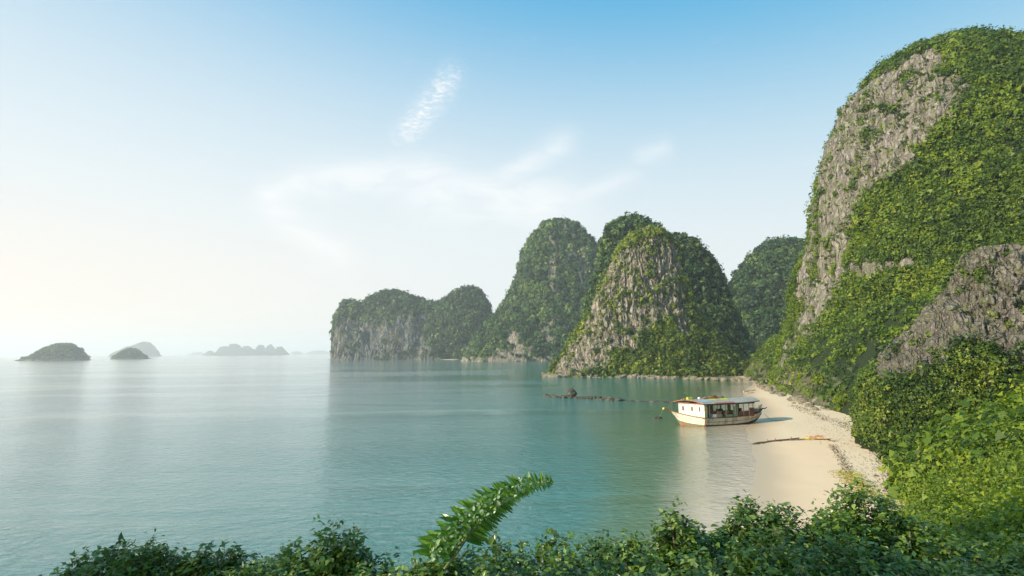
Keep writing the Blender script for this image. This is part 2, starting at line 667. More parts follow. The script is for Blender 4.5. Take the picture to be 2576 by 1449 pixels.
def hill(name, lobes, mat, label, vegf, kind='structure'):
    Vs, Fs, b = [], [], 0
    for V, F in lobes:
        Vs.append(V)
        Fs.append(F + b)
        b += len(V)
    V, F = np.concatenate(Vs), np.concatenate(Fs)
    veg = np.clip(vegf(V, vert_normals(V, F)), 0, 1)
    me = np_mesh(name, V, F, True, {'veg': veg})
    o = link(name, me, mat)
    o['kind'] = kind
    if label:
        o['label'] = label
    return o, V, F, veg


def blobs(V, spots, extra=0.0):
    """soft union of world-space spheres: where bare rock shows"""
    r = np.zeros(len(V))
    for (x, y, z, rx, ry, rz) in spots:
        d = np.sqrt(((V[:, 0] - x) / rx) ** 2 + ((V[:, 1] - y) / ry) ** 2 + ((V[:, 2] - z) / rz) ** 2)
        r = np.maximum(r, 1 - sstep(d, 0.75, 1.15))
    return r


#==SECTION hills
# far left island (1.4 km) with a low spit
isleA = lobe([(160, 865), (130, 872), (108, 884), (88, 898), (70, 903), (46, 910)], [(160, 865), (185, 873), (200, 886), (207, 897), (210, 903), (219, 910)],
             1450, 0.7, 120, 60, 2.0, 1.6, -4, 0.02)
o, V, F, vg = hill('rocky_island', [isleA], M_ISLE, 'dark rounded wooded islet, leftmost on the horizon', lambda V, N: 0.9 * (V[:, 2] > 5) + 0 * V[:, 0])
foliage_obj('island_foliage', [crowns(V, F, vg + 0.01, 500, 2.4, 26, 2.4, -0.1)], M_LEAF_FAR, 'tree cover of the dark leftmost islet')
isleB = lobe([(330, 878), (312, 884), (300, 893), (278, 907)], [(330, 878), (348, 885), (356, 894), (366, 900), (383, 907)], 1750, 0.7, 100, 50, 2.0, 1.6, -4, 0.02)
o, V, F, vg = hill('rocky_island', [isleB], M_ISLE, 'small dark wooded islet in front of the pale one', lambda V, N: 0.9 * (V[:, 2] > 5) + 0 * V[:, 0])
foliage_obj('island_foliage', [crowns(V, F, vg + 0.01, 350, 2.5, 26, 2.6, -0.1)], M_LEAF_FAR, 'tree cover of the small dark islet')
isleC = lobe([(370, 861), (345, 868), (320, 876), (295, 887), (278, 898)], [(370, 861), (382, 868), (390, 880), (400, 898)], 4600, 0.6, 140, 70, 10.0, 8, -8, 0.012)
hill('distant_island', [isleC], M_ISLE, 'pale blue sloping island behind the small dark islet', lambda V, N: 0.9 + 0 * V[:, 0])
far = []
for (pl, pk, pr, yt, Yd) in [(540, 562, 600, 872, 5600), (570, 585, 620, 866, 5500), (600, 622, 650, 871, 5800), (640, 655, 672, 868, 5600), (665, 680, 700, 867, 5700),
                             (690, 702, 728, 873, 5500), (510, 530, 550, 882, 6000), (530, 620, 725, 880, 5300)]:
    far.append(lobe([(pk, yt), ((pl + pk) / 2, yt + 6), (pl, 893), (pl - 4, 898)], [(pk, yt), ((pr + pk) / 2, yt + 7), (pr, 893), (pr + 5, 898)], Yd, 0.5, 90, 50, 16, 9, -8, 0.014, seed=pl))
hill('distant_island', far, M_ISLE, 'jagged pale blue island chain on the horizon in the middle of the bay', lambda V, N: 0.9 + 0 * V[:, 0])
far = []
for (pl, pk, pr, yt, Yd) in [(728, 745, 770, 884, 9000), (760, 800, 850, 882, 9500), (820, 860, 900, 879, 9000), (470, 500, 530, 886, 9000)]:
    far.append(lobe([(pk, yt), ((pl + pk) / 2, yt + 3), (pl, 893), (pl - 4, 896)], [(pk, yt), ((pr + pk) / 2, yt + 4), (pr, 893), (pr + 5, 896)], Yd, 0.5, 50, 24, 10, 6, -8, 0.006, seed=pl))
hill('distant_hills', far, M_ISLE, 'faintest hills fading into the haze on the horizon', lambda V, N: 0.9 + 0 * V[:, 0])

# long hazy cliff at the left of the karst group
Yc = 1000
cl = [lobe([(888, 757), (868, 766), (852, 800), (842, 860), (836, 915)], [(888, 757), (915, 775), (960, 830), (1000, 915)], Yc, 0.8, 140, 80, 5, 4.5, -4, 0.014, seed=1),
      lobe([(985, 731), (940, 745), (905, 775), (870, 820), (850, 915)], [(985, 731), (1030, 741), (1080, 765), (1130, 800), (1200, 915)], Yc + 15, 0.55, 170, 80, 6, 4.5, -4, 0.014, seed=2),
      lobe([(1090, 762), (1000, 780), (960, 820), (930, 915)], [(1090, 762), (1150, 775), (1200, 820), (1230, 915)], Yc + 10, 0.5, 140, 70, 5, 4, -4, 0.014, seed=3),
      lobe([(1186, 723), (1150, 733), (1110, 765), (1070, 820), (1050, 915)], [(1186, 723), (1212, 737), (1230, 765), (1242, 820), (1255, 915)], Yc - 30, 0.7, 140, 80, 6, 4, -4, 0.014, seed=4)]


def veg_cliff(V, N):
    n = fbm(V * np.array([1, 1, 0.35]) * 0.035, 4, 9)
    # scrubby cliff foot, wooded crest and right hump
    top = sstep(V[:, 2] + n * 30, 55, 85)
    right = sstep(V[:, 0] + n * 60, -190, -120)
    return 0.16 + 0.5 * n + 0.75 * np.maximum(top, right)


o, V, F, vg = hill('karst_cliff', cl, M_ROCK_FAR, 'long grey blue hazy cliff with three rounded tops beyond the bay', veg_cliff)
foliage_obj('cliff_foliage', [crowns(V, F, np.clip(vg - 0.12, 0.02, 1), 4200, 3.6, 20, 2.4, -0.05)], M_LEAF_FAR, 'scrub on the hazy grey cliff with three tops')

# wooded cone
Yw = 760
cone = [lobe([(1408, 555), (1372, 566), (1342, 598), (1312, 650), (1296, 710), (1272, 765), (1230, 812), (1200, 850), (1170, 885), (1160, 915)],
             [(1408, 555), (1444, 565), (1472, 590), (1502, 625), (1520, 680), (1545, 760), (1570, 830), (1600, 915)], Yw, 0.6, 200, 130, 5, 3.0, -4, 0.016, seed=5)]


def veg_cone(V, N):
    n = fbm(V * np.array([1, 1, 0.5]) * 0.05, 4, 12)
    foot = 1 - sstep(V[:, 2] + n * 3, 4, 9)
    leftrock = blobs(V, [(-4, 700, 48, 20, 90, 52)])
    return 1.0 - foot * 0.9 - 0.5 * leftrock * (n > 0.0) - 0.75 * sstep(n, 0.12, 0.3)


o, V, F, vg = hill('karst_hill', cone, M_ROCK_MID, 'steep green wooded cone with pale rocky foot left of the bare faced hill', veg_cone)
foliage_obj('hill_foliage', [crowns(V, F, np.clip(vg, 0.02, 1), 4200, 2.8, 30, 1.8, 0.02)], M_LEAF_FAR, 'tree cover of the steep green cone')

# hazy hump behind the bare faced hill
hump = [lobe([(1590, 543), (1555, 552), (1528, 575), (1512, 615), (1506, 650), (1494, 700), (1470, 800), (1440, 930)],
             [(1590, 543), (1632, 556), (1668, 582), (1690, 620), (1690, 680), (1700, 780), (1720, 930)], 375, 0.6, 160, 110, 2.5, 1.2, -4, 0.03, seed=6),
        lobe([(1700, 590), (1660, 600), (1620, 640), (1590, 720), (1560, 930)],
             [(1700, 590), (1742, 607), (1780, 645), (1812, 700), (1836, 760), (1865, 840), (1900, 930)], 360, 0.6, 160, 110, 2.5, 1.2, -4, 0.03, seed=7)]
o, V, F, vg = hill('karst_hill', hump, M_ROCK_MID, 'wooded humps rising just behind the bare rock face', lambda V, N: 0.95 + 0 * V[:, 0])
foliage_obj('hill_foliage', [crowns(V, F, np.clip(vg, 0.02, 1), 3200, 1.7, 30, 1.1, -0.02)], M_LEAF_FAR, 'tree cover of the humps behind the bare rock face')

# bare faced hill
Yr = 285
face = [lobe([(1650, 578), (1600, 590), (1565, 622), (1540, 665), (1520, 705), (1496, 760), (1475, 805), (1448, 850), (1420, 895), (1395, 925), (1366, 952)],
             [(1650, 578), (1676, 594), (1694, 625), (1706, 665), (1716, 720), (1738, 775), (1780, 840), (1845, 900), (1930, 960)], Yr, 0.55, 380, 210, 2.0, 1.35, -2.5, 0.045, seed=8)]
ROCK7 = [(79.4, 276.9, 69.8, 13, 21, 7), (67.6, 274.5, 62.8, 12, 19, 8), (87.0, 274.6, 60.4, 11, 18, 10), (59.2, 277.2, 54.5, 10, 16, 10), (70.8, 272.2, 49.3, 15, 24, 12),
         (87.1, 270.6, 44.7, 10, 16, 14), (54.9, 274.0, 41.1, 11, 18, 14), (64.8, 267.3, 34.0, 14, 22, 13), (77.8, 269.0, 36.2, 12, 19, 9), (48.3, 269.8, 26.0, 11, 18, 14),
         (57.3, 264.1, 19.5, 9, 14, 8), (42.2, 271.6, 19.9, 11, 18, 14), (35.5, 270.1, 11.6, 10, 16, 10), (28.8, 267.7, 5.5, 10, 16, 8), (42.7, 264.1, 9.5, 8, 13, 8),
         (22.9, 271.2, 1.8, 9, 14, 4), (90.1, 265.9, 29.6, 7, 11, 10), (60.0, 285.0, 55.0, 8, 14, 12), (50.0, 282.0, 38.0, 8, 14, 14)]


def veg_face(V, N):
    n = fbm(V * np.array([1, 1, 0.5]) * 0.16, 4, 21)
    r = blobs(V + n[:, None] * 2.5, ROCK7)
    foot = 1 - sstep(V[:, 2] + n * 1.0, 0.8, 2.0)
    r = np.maximum(r, foot)
    m2 = fbm(V * np.array([1, 1, 0.3]) * 0.45, 3, 23)
    return 1.0 - r * (0.92 + 0.35 * n + 0.4 * m2) + 0.35 * np.clip(n - 0.15, 0, 1)


o, V, F, vg = hill('karst_hill', face, M_ROCK_MID, 'broad hill with a bare cream rock face and green skirt at the water', veg_face)
foliage_obj('hill_foliage', [crowns(V, F, np.clip(vg - 0.15, 0.01, 1), 6200, 1.35, 30, 0.8, 0.08),
                             crowns(V, F, np.clip(1 - vg, 0, 1) * 0.5, 500, 0.7, 12, 0.55, 0.1)], M_LEAF_MID, 'shrubs covering the foot and top of the bare faced hill')

# hazy hill between the bare faced hill and the great cliff
back = [lobe([(1975, 606), (1930, 618), (1890, 650), (1858, 690), (1838, 730), (1820, 800), (1800, 930)],
             [(1975, 606), (2020, 612), (2060, 640), (2100, 700), (2150, 800), (2200, 930)], 480, 0.6, 160, 110, 3.5, 1.6, -4, 0.02, seed=10)]
o, V, F, vg = hill('karst_hill', back, M_ROCK_MID, 'dark green hazy dome between the bare faced hill and the great cliff', lambda V, N: 0.97 + 0 * V[:, 0])
foliage_obj('hill_foliage', [crowns(V, F, np.clip(vg, 0.02, 1), 2600, 2.3, 30, 1.4, -0.06)], M_LEAF_FAR, 'tree cover of the dark dome in the gap')

# great cliff at the right
big = [lobe([(2380, 124), (2312, 136), (2258, 162), (2215, 198), (2174, 248), (2140, 322), (2122, 385), (2108, 450), (2100, 525), (2096, 600), (2090, 680), (2082, 760), (2070, 830), (2052, 900), (2035, 985)],
            [(2370, 124), (2430, 132), (2500, 160), (2580, 215), (2680, 300), (2860, 470), (3100, 600), (3250, 985)], 165, 0.85, 460, 250, 3.5, 1.5, -2.5, 0.035, seed=11)]
# bare rock on the flank, world positions and radii
ROCK9 = [(125.8, 151.2, 101.1, 9, 14, 6), (122.5, 142.6, 88.0, 9, 14, 10), (120.0, 152.6, 96.0, 10, 16, 9), (116.7, 143.6, 81.1, 10, 16, 9), (115.5, 155.5, 92.2, 10, 16, 9),
         (112.9, 148.4, 79.6, 12, 19, 10), (111.9, 158.5, 87.0, 8, 13, 9), (107.6, 155.5, 76.3, 10, 16, 10), (110.1, 150.7, 70.5, 10, 16, 7), (109.2, 163.0, 83.6, 7, 12, 8),
         (105.9, 162.0, 74.9, 8, 14, 9), (106.2, 160.6, 66.4, 8, 13, 9), (104.8, 163.8, 64.8, 7, 14, 9), (102.5, 162.2, 56.3, 7, 14, 9), (101.4, 163.7, 48.7, 7, 14, 8),
         (103.4, 158.0, 52.5, 5, 8, 6), (101.3, 165.3, 42.4, 6, 14, 7), (99.8, 164.9, 35.8, 7, 12, 6), (99.5, 154.3, 35.5, 8, 13, 3), (100.1, 146.2, 34.9, 8, 13, 2.5),
         (103.1, 140.7, 35.6, 8, 13, 2.2), (96.3, 162.2, 27.8, 5, 10, 7), (93.9, 163.5, 20.3, 5, 10, 7), (89.5, 157.1, 11.6, 6, 10, 7), (91.1, 152.1, 8.1, 6, 10, 6), (89.3, 161.7, 6.6, 5, 8, 5), (91.6, 148.3, 1.5, 6, 10, 4)]
ROCK9 += [(x, y, z, r_, 15, r_ * 1.15) for (x, y, z, r_) in [(121, 165, 100, 7), (116, 166, 94, 8), (114, 172, 88, 8), (112, 172, 81, 8), (108.5, 171, 73, 8), (108, 172, 65, 8), (107.5, 175, 57, 7.5),
                                                            (106.5, 176, 49, 7), (104.5, 175, 40, 6.5), (103.5, 175, 33, 6), (102, 177, 24, 5), (98.6, 178, 16, 5), (95, 178, 8, 5)]]
ROCK9 += [(x - 5, y + 13, z + 2, 9, 13, rz * 0.9) for (x, y, z, rx, ry, rz) in ROCK9[9:18] + ROCK9[21:24]] + [(108, 172, 86, 9, 13, 8), (113, 168, 93, 9, 12, 7)]


def veg_big(V, N):
    n = fbm(V * np.array([1, 1, 0.6]) * 0.12, 4, 31)
    m2 = fbm(V * np.array([1, 1, 0.25]) * 0.4, 3, 35)
    r = blobs(V + n[:, None] * 3.5, ROCK9)
    return 1.0 - r * (0.92 + 0.5 * n + 0.55 * m2)


o, V, F, vg = hill('great_cliff', big, M_ROCK_NEAR, 'towering cliff at the right with a bare grey band and bright green creepers', veg_big)
front = (V[:, 1] < 215) & (V[:, 0] < 1.08 * V[:, 1] + 4)
wv = np.where(front, 1.0, 0.03)
low = 1 - sstep(V[:, 2], 35, 75)
upm = sstep(V[:, 2], 55, 95)
foliage_obj('cliff_foliage', [crowns(V, F, np.clip(vg - 0.15, 0.0, 1) * wv * (0.35 + 0.65 * upm), 7600, 1.35, 27, 0.52, -0.06, tint_scale=0.07),
                              crowns(V, F, np.clip(1 - vg, 0, 1) * wv * 0.5, 500, 0.55, 12, 0.40, 0.0),
                              crowns(V, F, np.clip(vg - 0.15, 0.0, 1) * wv * (0.12 + 0.88 * low), 9500, 1.0, 26, 0.38, 0.10, tint_scale=0.06)],
            M_LEAF_BRIGHT, 'creepers and shrubs hanging over the towering right cliff')

# rocky spur in front of the great cliff
spur = [lobe([(2510, 620), (2470, 626), (2442, 645), (2428, 690), (2400, 735), (2350, 780), (2300, 840), (2255, 890), (2228, 930), (2216, 985), (2212, 1060), (2210, 1150)],
             [(2510, 620), (2576, 632), (2650, 680), (2750, 800), (2900, 1000), (2960, 1150)], 64, 0.6, 300, 170, 1.0, 0.75, 0, 0.10, seed=12)]


def veg_spur(V, N):
    n = fbm(V * np.array([1, 1, 0.4]) * 0.35, 4, 33)
    p = at(2430, 930, 60)
    zl = np.interp(V[:, 0], [40, 45, 47, 48.9, 50.5, 52.5, 54.5, 57, 62], [8.4, 9.0, 9.8, 11.4, 13.2, 13.6, 11.3, 9.8, 9.8])
    return 0.16 + 0.7 * n + 1.1 * (1 - sstep(V[:, 2] + n * 1.5, zl - 1.0, zl + 1.0))


M_ROCK_SPUR = rock_mat('limestone_spur', (0.30, 0.275, 0.235), (0.19, 0.17, 0.14), (0.05, 0.045, 0.038), 2.0, bump=1.5)
o, V, F, vg = hill('rocky_spur', spur, M_ROCK_SPUR, 'fluted grey brown rock spur at the right edge in front of the great cliff', veg_spur)
foliage_obj('spur_foliage', [crowns(V, F, np.clip(vg - 0.3, 0.02, 1) * (V[:, 2] > 1.5), 3600, 0.6, 28, 0.2, -0.05, tint_scale=0.2)], M_LEAF_MID, 'tufts growing on the fluted rock spur')

#==SECTION land
EDGE = [(-90, -60), (-60, -14), (-24, 10), (0, 18), (13, 26), (23, 33)]
EDGE += [tuple(gp(*p)[:2]) for p in [(2290, 1300), (2256, 1250), (2255, 1180), (2235, 1110), (2178, 1066), (2085, 1036), (2030, 1016), (1968, 992), (1905, 963)]]
EDGE += [(118, 268), (150, 330), (330, 330), (330, -90), (-90, -90)]
SHORE = [(-96, -64), (-66, -8), (-27, 15), (0, 24), (11, 33)]
SHORE += [tuple(gp(*p)[:2]) for p in [(1902, 1262), (1895, 1200), (1890, 1130), (1878, 1082), (1905, 1060), (1915, 1035), (1895, 1006), (1868, 996), (1880, 976), (1897, 962)]]
SHORE += [(114, 272), (146, 340), (340, 340), (340, -98), (-96, -98)]


def sdf(P, poly):
    """signed distance to a closed polygon, positive inside"""
    A = np.array(poly, float)
    B = np.roll(A, -1, 0)
    d2 = np.full(len(P), 1e18)
    inside = np.zeros(len(P), bool)
    for a, b in zip(A, B):
        ab = b - a
        t = np.clip(((P - a) @ ab) / (ab @ ab), 0, 1)
        q = a + t[:, None] * ab
        d2 = np.minimum(d2, ((P - q) ** 2).sum(1))
        c = (a[1] > P[:, 1]) != (b[1] > P[:, 1])
        with np.errstate(divide='ignore', invalid='ignore'):
            xi = (b[0] - a[0]) * (P[:, 1] - a[1]) / (b[1] - a[1]) + a[0]
        inside ^= c & (P[:, 0] < xi)
    d = np.sqrt(d2)
    return np.where(inside, d, -d)


def beach_z(P):
    P = np.asarray(P, float)
    d = sdf(P[:, :2], SHORE)
    P3 = np.c_[P[:, :2], np.zeros(len(P))]
    d = d + 0.7 * fbm(P3 * 0.10, 4, 55)
    sl = 0.085 + 0.5 * (1 - sstep(P[:, 0], -8, 16))
    z = np.where(d > 0, 1.5 * (1 - np.exp(-d * 0.045)), sl * d)
    z = np.maximum(z, -6)
    return z + 0.03 * fbm(P3 * 0.5, 3, 56) * np.clip(d / 3, 0, 1)


def hill_z(P):
    P = np.asarray(P, float)
    P3 = np.c_[P[:, :2], np.zeros(len(P))]
    d = sdf(P[:, :2], EDGE)
    d = d + 1.2 * fbm(P3 * 0.18, 3, 61)
    far = sstep(P[:, 1], 52, 78)
    slope = 0.62 + 0.55 * far
    z = beach_z(P) + slope * d
    n = fbm(P3 * 0.22, 4, 62)
    z = z + n * 0.8 * np.clip(d / 4, 0, 1)
    cap = 11.1 - 6.0 * np.exp(-((P[:, 0] - 46) ** 2 + (P[:, 1] - 60) ** 2) / 200.0) + far * 8 * (1 - sstep(P[:, 1], 120, 170) * 0.5) + 4 * sstep(P[:, 0], 24, 80) + n * 0.4
    k = 1.2
    z = -k * np.log(np.exp(-np.clip(z, -20, 60) / k) + np.exp(-cap / k))
    return z


def hz(x, y):
    return float(hill_z(np.array([[x, y]]))[0])


def bz(x, y):
    return float(beach_z(np.array([[x, y]]))[0])


def grid(xs, ys, zf):
    nx, ny = len(xs), len(ys)
    GX, GY = np.meshgrid(xs, ys)
    P = np.c_[GX.ravel(), GY.ravel()]
    z = zf(P)
    V = np.c_[P, z]
    i = np.arange(ny - 1)[:, None] * nx
    j = np.arange(nx - 1)[None]
    a = (i + j).ravel()
    Fq = np.stack([a, a + 1, a + 1 + nx, a + nx], 1)
    return V, Fq


# sand material
M_SAND, t, out = new_mat('sand')
p = t.node('ShaderNodeBsdfPrincipled')
g = t.node('ShaderNodeNewGeometry')
pos = g.outputs['Position']
dry = t.node('ShaderNodeAttribute', attribute_name='dry').outputs['Fac']
n1 = t.noise(pos, 0.5, 6, 0.6)
n2 = t.noise(pos, 7.0, 4, 0.7)
n3 = t.noise(t.mapping(pos, (1, 0.4, 1), (0, 0, 0.9)), 1.6, 5, 0.7)
c = t.mix(n1, (0.78, 0.575, 0.37), (0.71, 0.52, 0.33))
dr = t.mix(t.smooth(n2, 0.35, 0.7), (0.80, 0.63, 0.42), (0.60, 0.465, 0.30))
dr = t.mix(t.math('MULTIPLY', t.smooth(n3, 0.60, 0.78), 0.55), dr, (0.26, 0.21, 0.13))
c = t.mix(t.smooth(dry, 0.35, 0.65), c, dr)
wetf = t.node('ShaderNodeAttribute', attribute_name='wet').outputs['Fac']
c = t.mix(t.math('MULTIPLY', wetf, 0.5), c, (0.30, 0.235, 0.15))
t.link(c, p.inputs['Base Color'])
t.link(t.math('SUBTRACT', 0.9, t.math('MULTIPLY', wetf, 0.55)), p.inputs['Roughness'])
b = t.node('ShaderNodeBump')
b.inputs['Strength'].default_value = 0.5
b.inputs['Distance'].default_value = 0.06
t.link(t.math('MULTIPLY', t.math('ADD', t.math('MULTIPLY', n2, 0.5), n3), t.math('MULTIPLY_ADD', dry, 0.9, 0.1)), b.inputs['Height'])
t.link(b.outputs[0], p.inputs['Normal'])
t.link(p.outputs[0], out.inputs[0])

xs = np.concatenate([np.linspace(-110, -5, 40)[:-1], np.linspace(-5, 110, 180)[:-1], np.linspace(110, 345, 30)])
ys = np.concatenate([np.linspace(-110, 10, 30)[:-1], np.linspace(10, 150, 190)[:-1], np.linspace(150, 350, 40)])
Vb, Fb = grid(xs, ys, beach_z)
WR = [tuple(gp(*p)[:2]) for p in [(1880, 1112), (2080, 1106), (2100, 1130), (2125, 1180), (2160, 1240), (2200, 1290)]] + [(24, 30), (60, -60), (-90, -60), (-60, 0), (0, 25)]
dwr = sdf(Vb[:, :2], WR)                     # inside: the damp lower beach
dsh = sdf(Vb[:, :2], SHORE)
dryv = np.where(dwr > 0, 0.0, 1.0) * sstep(dsh, 2.0, 7.0)
dryv = np.clip(dryv, 0, 1) * 0.9 + 0.1 * (dwr < 0)
wetv = (1 - sstep(Vb[:, 2], 0.02, 0.32)) * (0.25 + 0.75 * sstep(Vb[:, 2], -0.18, -0.02))
me = np_mesh('beach', Vb, Fb, True, {'dry': dryv, 'wet': wetv})
tag(link('beach', me, M_SAND), 'pale sand beach curving between the water and the green slope', kind='structure')

# hillside under the bushes
M_SOIL = rock_mat('hillside_soil', (0.18, 0.15, 0.09), (0.09, 0.085, 0.04), (0.035, 0.035, 0.02), 3.0, bump=0.5)
xs = np.concatenate([np.linspace(-88, -12, 40)[:-1], np.linspace(-12, 110, 190)[:-1], np.linspace(110, 325, 60)])
ys = np.concatenate([np.linspace(-88, -8, 30)[:-1], np.linspace(-8, 110, 190)[:-1], np.linspace(110, 325, 90)])
Vh, Fh = grid(xs, ys, hill_z)
dE = sdf(Vh[:, :2], EDGE)
Fkeep = (dE[Fh] > -3).any(1)
Fh = Fh[Fkeep]
nh = fbm(Vh * 0.3, 3, 66)
rockfoot = sstep(Vh[:, 1], 95, 118) * (1 - sstep(dE, 3, 8))
me = np_mesh('hillside', Vh, Fh, True, {'veg': np.clip(0.9 - rockfoot * (1.0 + nh), 0, 1)})
tag(link('hillside', me, M_SOIL), 'steep overgrown slope above the beach', kind='structure')
Ft = np.concatenate([Fh[:, [0, 1, 2]], Fh[:, [0, 2, 3]]])
dist = np.linalg.norm(Vh - CAMP, axis=1)
az_ok = (Vh[:, 0] > -1.15 * Vh[:, 1] - 2) & (Vh[:, 0] < 1.2 * Vh[:, 1] + 4) & (Vh[:, 1] > 2.5)
wE = sstep(dE, -0.6, 1.2) * np.where(az_ok, 1, 0.01)
sunny = sstep(dist, 22, 40)


def band(a, b):
    return wE * sstep(dist, a - 2, a + 2) * (1 - sstep(dist, b - 4, b + 4))


foliage_obj('slope_foliage', [crowns(Vh, Ft, band(4, 26), 2800, 0.42, 56, 0.078, -0.04, tint_scale=0.3),
                              crowns(Vh, Ft, band(24, 60), 5000, 0.72, 42, 0.15, 0.02, tint_scale=0.09),
                              crowns(Vh, Ft, band(56, 105), 3800, 1.0, 28, 0.36, 0.06, tint_scale=0.1),
                              crowns(Vh, Ft, band(100, 320) * (1 - 0.3 * rockfoot), 2400, 1.3, 26, 0.5, 0.0, tint_scale=0.05)],
            M_LEAF_BRIGHT, 'dense bushes covering the slope right of the beach')


# round bushes that stand out of the slope cover, each with its stems
def slope_bush(x, y, R, n, ls, tb, label):
    z = hz(x, y)
    root = empty('bush', (x, y, z))
    tag(root, label, 'bush', 'rounded bushes standing out on the slope')
    nt = 26
    d = rng.normal(0, 1, (nt, 3))
    d[:, 2] = np.abs(d[:, 2])
    d /= np.linalg.norm(d, axis=1, keepdims=True)
    cc = d * R * np.array([1, 1, 0.95]) * rng.uniform(0.45, 0.85, (nt, 1)) + [0, 0, R * 0.35]
    k = np.repeat(np.arange(nt), n // nt)
    dd = rng.normal(0, 1, (len(k), 3))
    dd /= np.linalg.norm(dd, axis=1, keepdims=True)
    P = cc[k] + dd * R * 0.36 * rng.random((len(k), 1)) ** 0.4
    T = np.clip(tb + rng.normal(0, 0.16, nt)[k] + rng.normal(0, 0.1, len(k)), 0, 1)
    V, F, T = leaf_cloud(P, dd + [0, 0, 0.4], ls * np.exp(rng.normal(0, .25, len(k))), T, 0.5, tri=True)
    o = link('foliage', np_mesh('foliage', V, F, True, {'tint': T}), M_LEAF_BRIGHT, root)
    o['kind'] = 'stuff'
    for q in range(4):
        a = q * 1.7
        MB().tube([(0, 0, -0.3), (math.cos(a) * R * .2, math.sin(a) * R * .2, R * .4), (math.cos(a) * R * .5, math.sin(a) * R * .5, R * .9)], [.05 * R, .035 * R, .01], 6).build('stem', M_BARK, root, True)
    return root


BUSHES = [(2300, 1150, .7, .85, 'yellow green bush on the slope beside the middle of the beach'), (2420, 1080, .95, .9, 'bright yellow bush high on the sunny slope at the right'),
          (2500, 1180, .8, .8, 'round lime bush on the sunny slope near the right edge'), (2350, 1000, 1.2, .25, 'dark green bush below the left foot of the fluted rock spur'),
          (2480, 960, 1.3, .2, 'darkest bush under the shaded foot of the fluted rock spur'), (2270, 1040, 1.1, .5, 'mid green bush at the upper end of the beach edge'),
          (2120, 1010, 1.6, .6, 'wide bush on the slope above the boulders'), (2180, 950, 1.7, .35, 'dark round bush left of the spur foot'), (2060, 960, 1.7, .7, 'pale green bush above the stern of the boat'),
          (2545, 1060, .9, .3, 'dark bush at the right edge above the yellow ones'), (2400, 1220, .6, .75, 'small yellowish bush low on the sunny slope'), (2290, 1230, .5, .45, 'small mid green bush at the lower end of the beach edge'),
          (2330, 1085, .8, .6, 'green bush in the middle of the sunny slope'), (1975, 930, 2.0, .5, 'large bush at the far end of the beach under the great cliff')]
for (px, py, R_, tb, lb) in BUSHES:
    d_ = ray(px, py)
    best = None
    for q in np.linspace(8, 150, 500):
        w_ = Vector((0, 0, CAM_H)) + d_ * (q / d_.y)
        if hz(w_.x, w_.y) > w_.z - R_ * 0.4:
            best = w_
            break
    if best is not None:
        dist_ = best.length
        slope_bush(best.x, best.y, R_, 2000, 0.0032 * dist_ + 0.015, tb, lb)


# unseen bluff added behind the viewpoint, built to shade the near bushes
def bluff():
    nu, nv = 90, 60
    z = np.linspace(0, 1, nv)
    th = np.linspace(0, 2 * np.pi, nu, endpoint=False)
    H, R = 23.0, 24.0
    r = R * np.sqrt(np.clip(1 - z ** 2.6, 0, 1))
    V = np.stack([-62 + r[:, None] * np.cos(th), -18 + 0.95 * r[:, None] * np.sin(th), np.repeat((z * H)[:, None], nu, 1)], -1).reshape(-1, 3)
    V += fbm(V * 0.08, 3, 90)[:, None] * 2.5
    i = np.arange(nv - 1)[:, None] * nu
    j = np.arange(nu)[None]
    q = np.stack([i + j, i + (j + 1) % nu, i + (j + 1) % nu + nu, i + j + nu], -1).reshape(-1, 4)
    return V, q


Vq, Fq = bluff()
me = np_mesh('bluff', Vq, Fq, True, {'veg': np.ones(len(Vq))})
tag(link('shade_bluff', me, M_ROCK_NEAR), 'unseen bluff added behind the viewpoint to shade the near bushes', kind='structure')
nb = 170  # leaf clumps added over the bluff to dapple sun on the near bushes
cb = rng.uniform([-84, -42, 24], [-40, 6, 50], (nb, 3))
cb = cb[((cb[:, 0] + 62) / 24) ** 2 + ((cb[:, 1] + 18) / 24) ** 2 + (np.maximum(cb[:, 2] - 26, 0) / 25) ** 2 < 1]
kb = np.repeat(np.arange(len(cb)), 60)
db = rng.normal(0, 1, (len(kb), 3))
db /= np.linalg.norm(db, axis=1, keepdims=True)
foliage_obj('shade_bluff_leaves', [leaf_cloud(cb[kb] + db * 1.7 * rng.random((len(kb), 1)) ** 0.5, db, 0.85 * np.exp(rng.normal(0, .25, len(kb))), rng.random(len(kb)), 0.8, tri=True)], M_LEAF_MID, 'unseen leaf clumps added above the bluff to break up the sun')

#==SECTION water
M_WATER, t, out = new_mat('sea_water')
M_WATER.use_transparent_shadow = True
g = t.node('ShaderNodeNewGeometry')
pos = g.outputs['Position']
dep = t.node('ShaderNodeAttribute', attribute_name='depth').outputs['Fac']
big1 = t.noise(pos, 0.012, 4, 0.55)
# small waves on three scales
w1 = t.noise(t.mapping(pos, (0.55, 1.0, 1), (0, 0, 0.25)), 1.5, 4, 0.6, 0.4)
w2 = t.noise(t.mapping(pos, (0.5, 1.0, 1), (0, 0, -0.2)), 0.42, 3, 0.55, 0.3)
w3 = t.noise(t.mapping(pos, (0.5, 1.0, 1), (0, 0, 0.1)), 0.06, 3, 0.5)
calm = t.smooth(t.noise(t.mapping(pos, (0.35, 1.3, 1)), 0.016, 4, 0.6, 0.5), 0.38, 0.62)
hgt = t.math('ADD', t.math('MULTIPLY', w1, 0.85), t.math('ADD', t.math('MULTIPLY', w2, 0.5), t.math('MULTIPLY', w3, 0.9)))
hgt = t.math('MULTIPLY', hgt, t.math('MULTIPLY_ADD', calm, 0.85, 0.3))
b = t.node('ShaderNodeBump')
b.inputs['Strength'].default_value = 0.55
b.inputs['Distance'].default_value = 0.42
t.link(hgt, b.inputs['Height'])
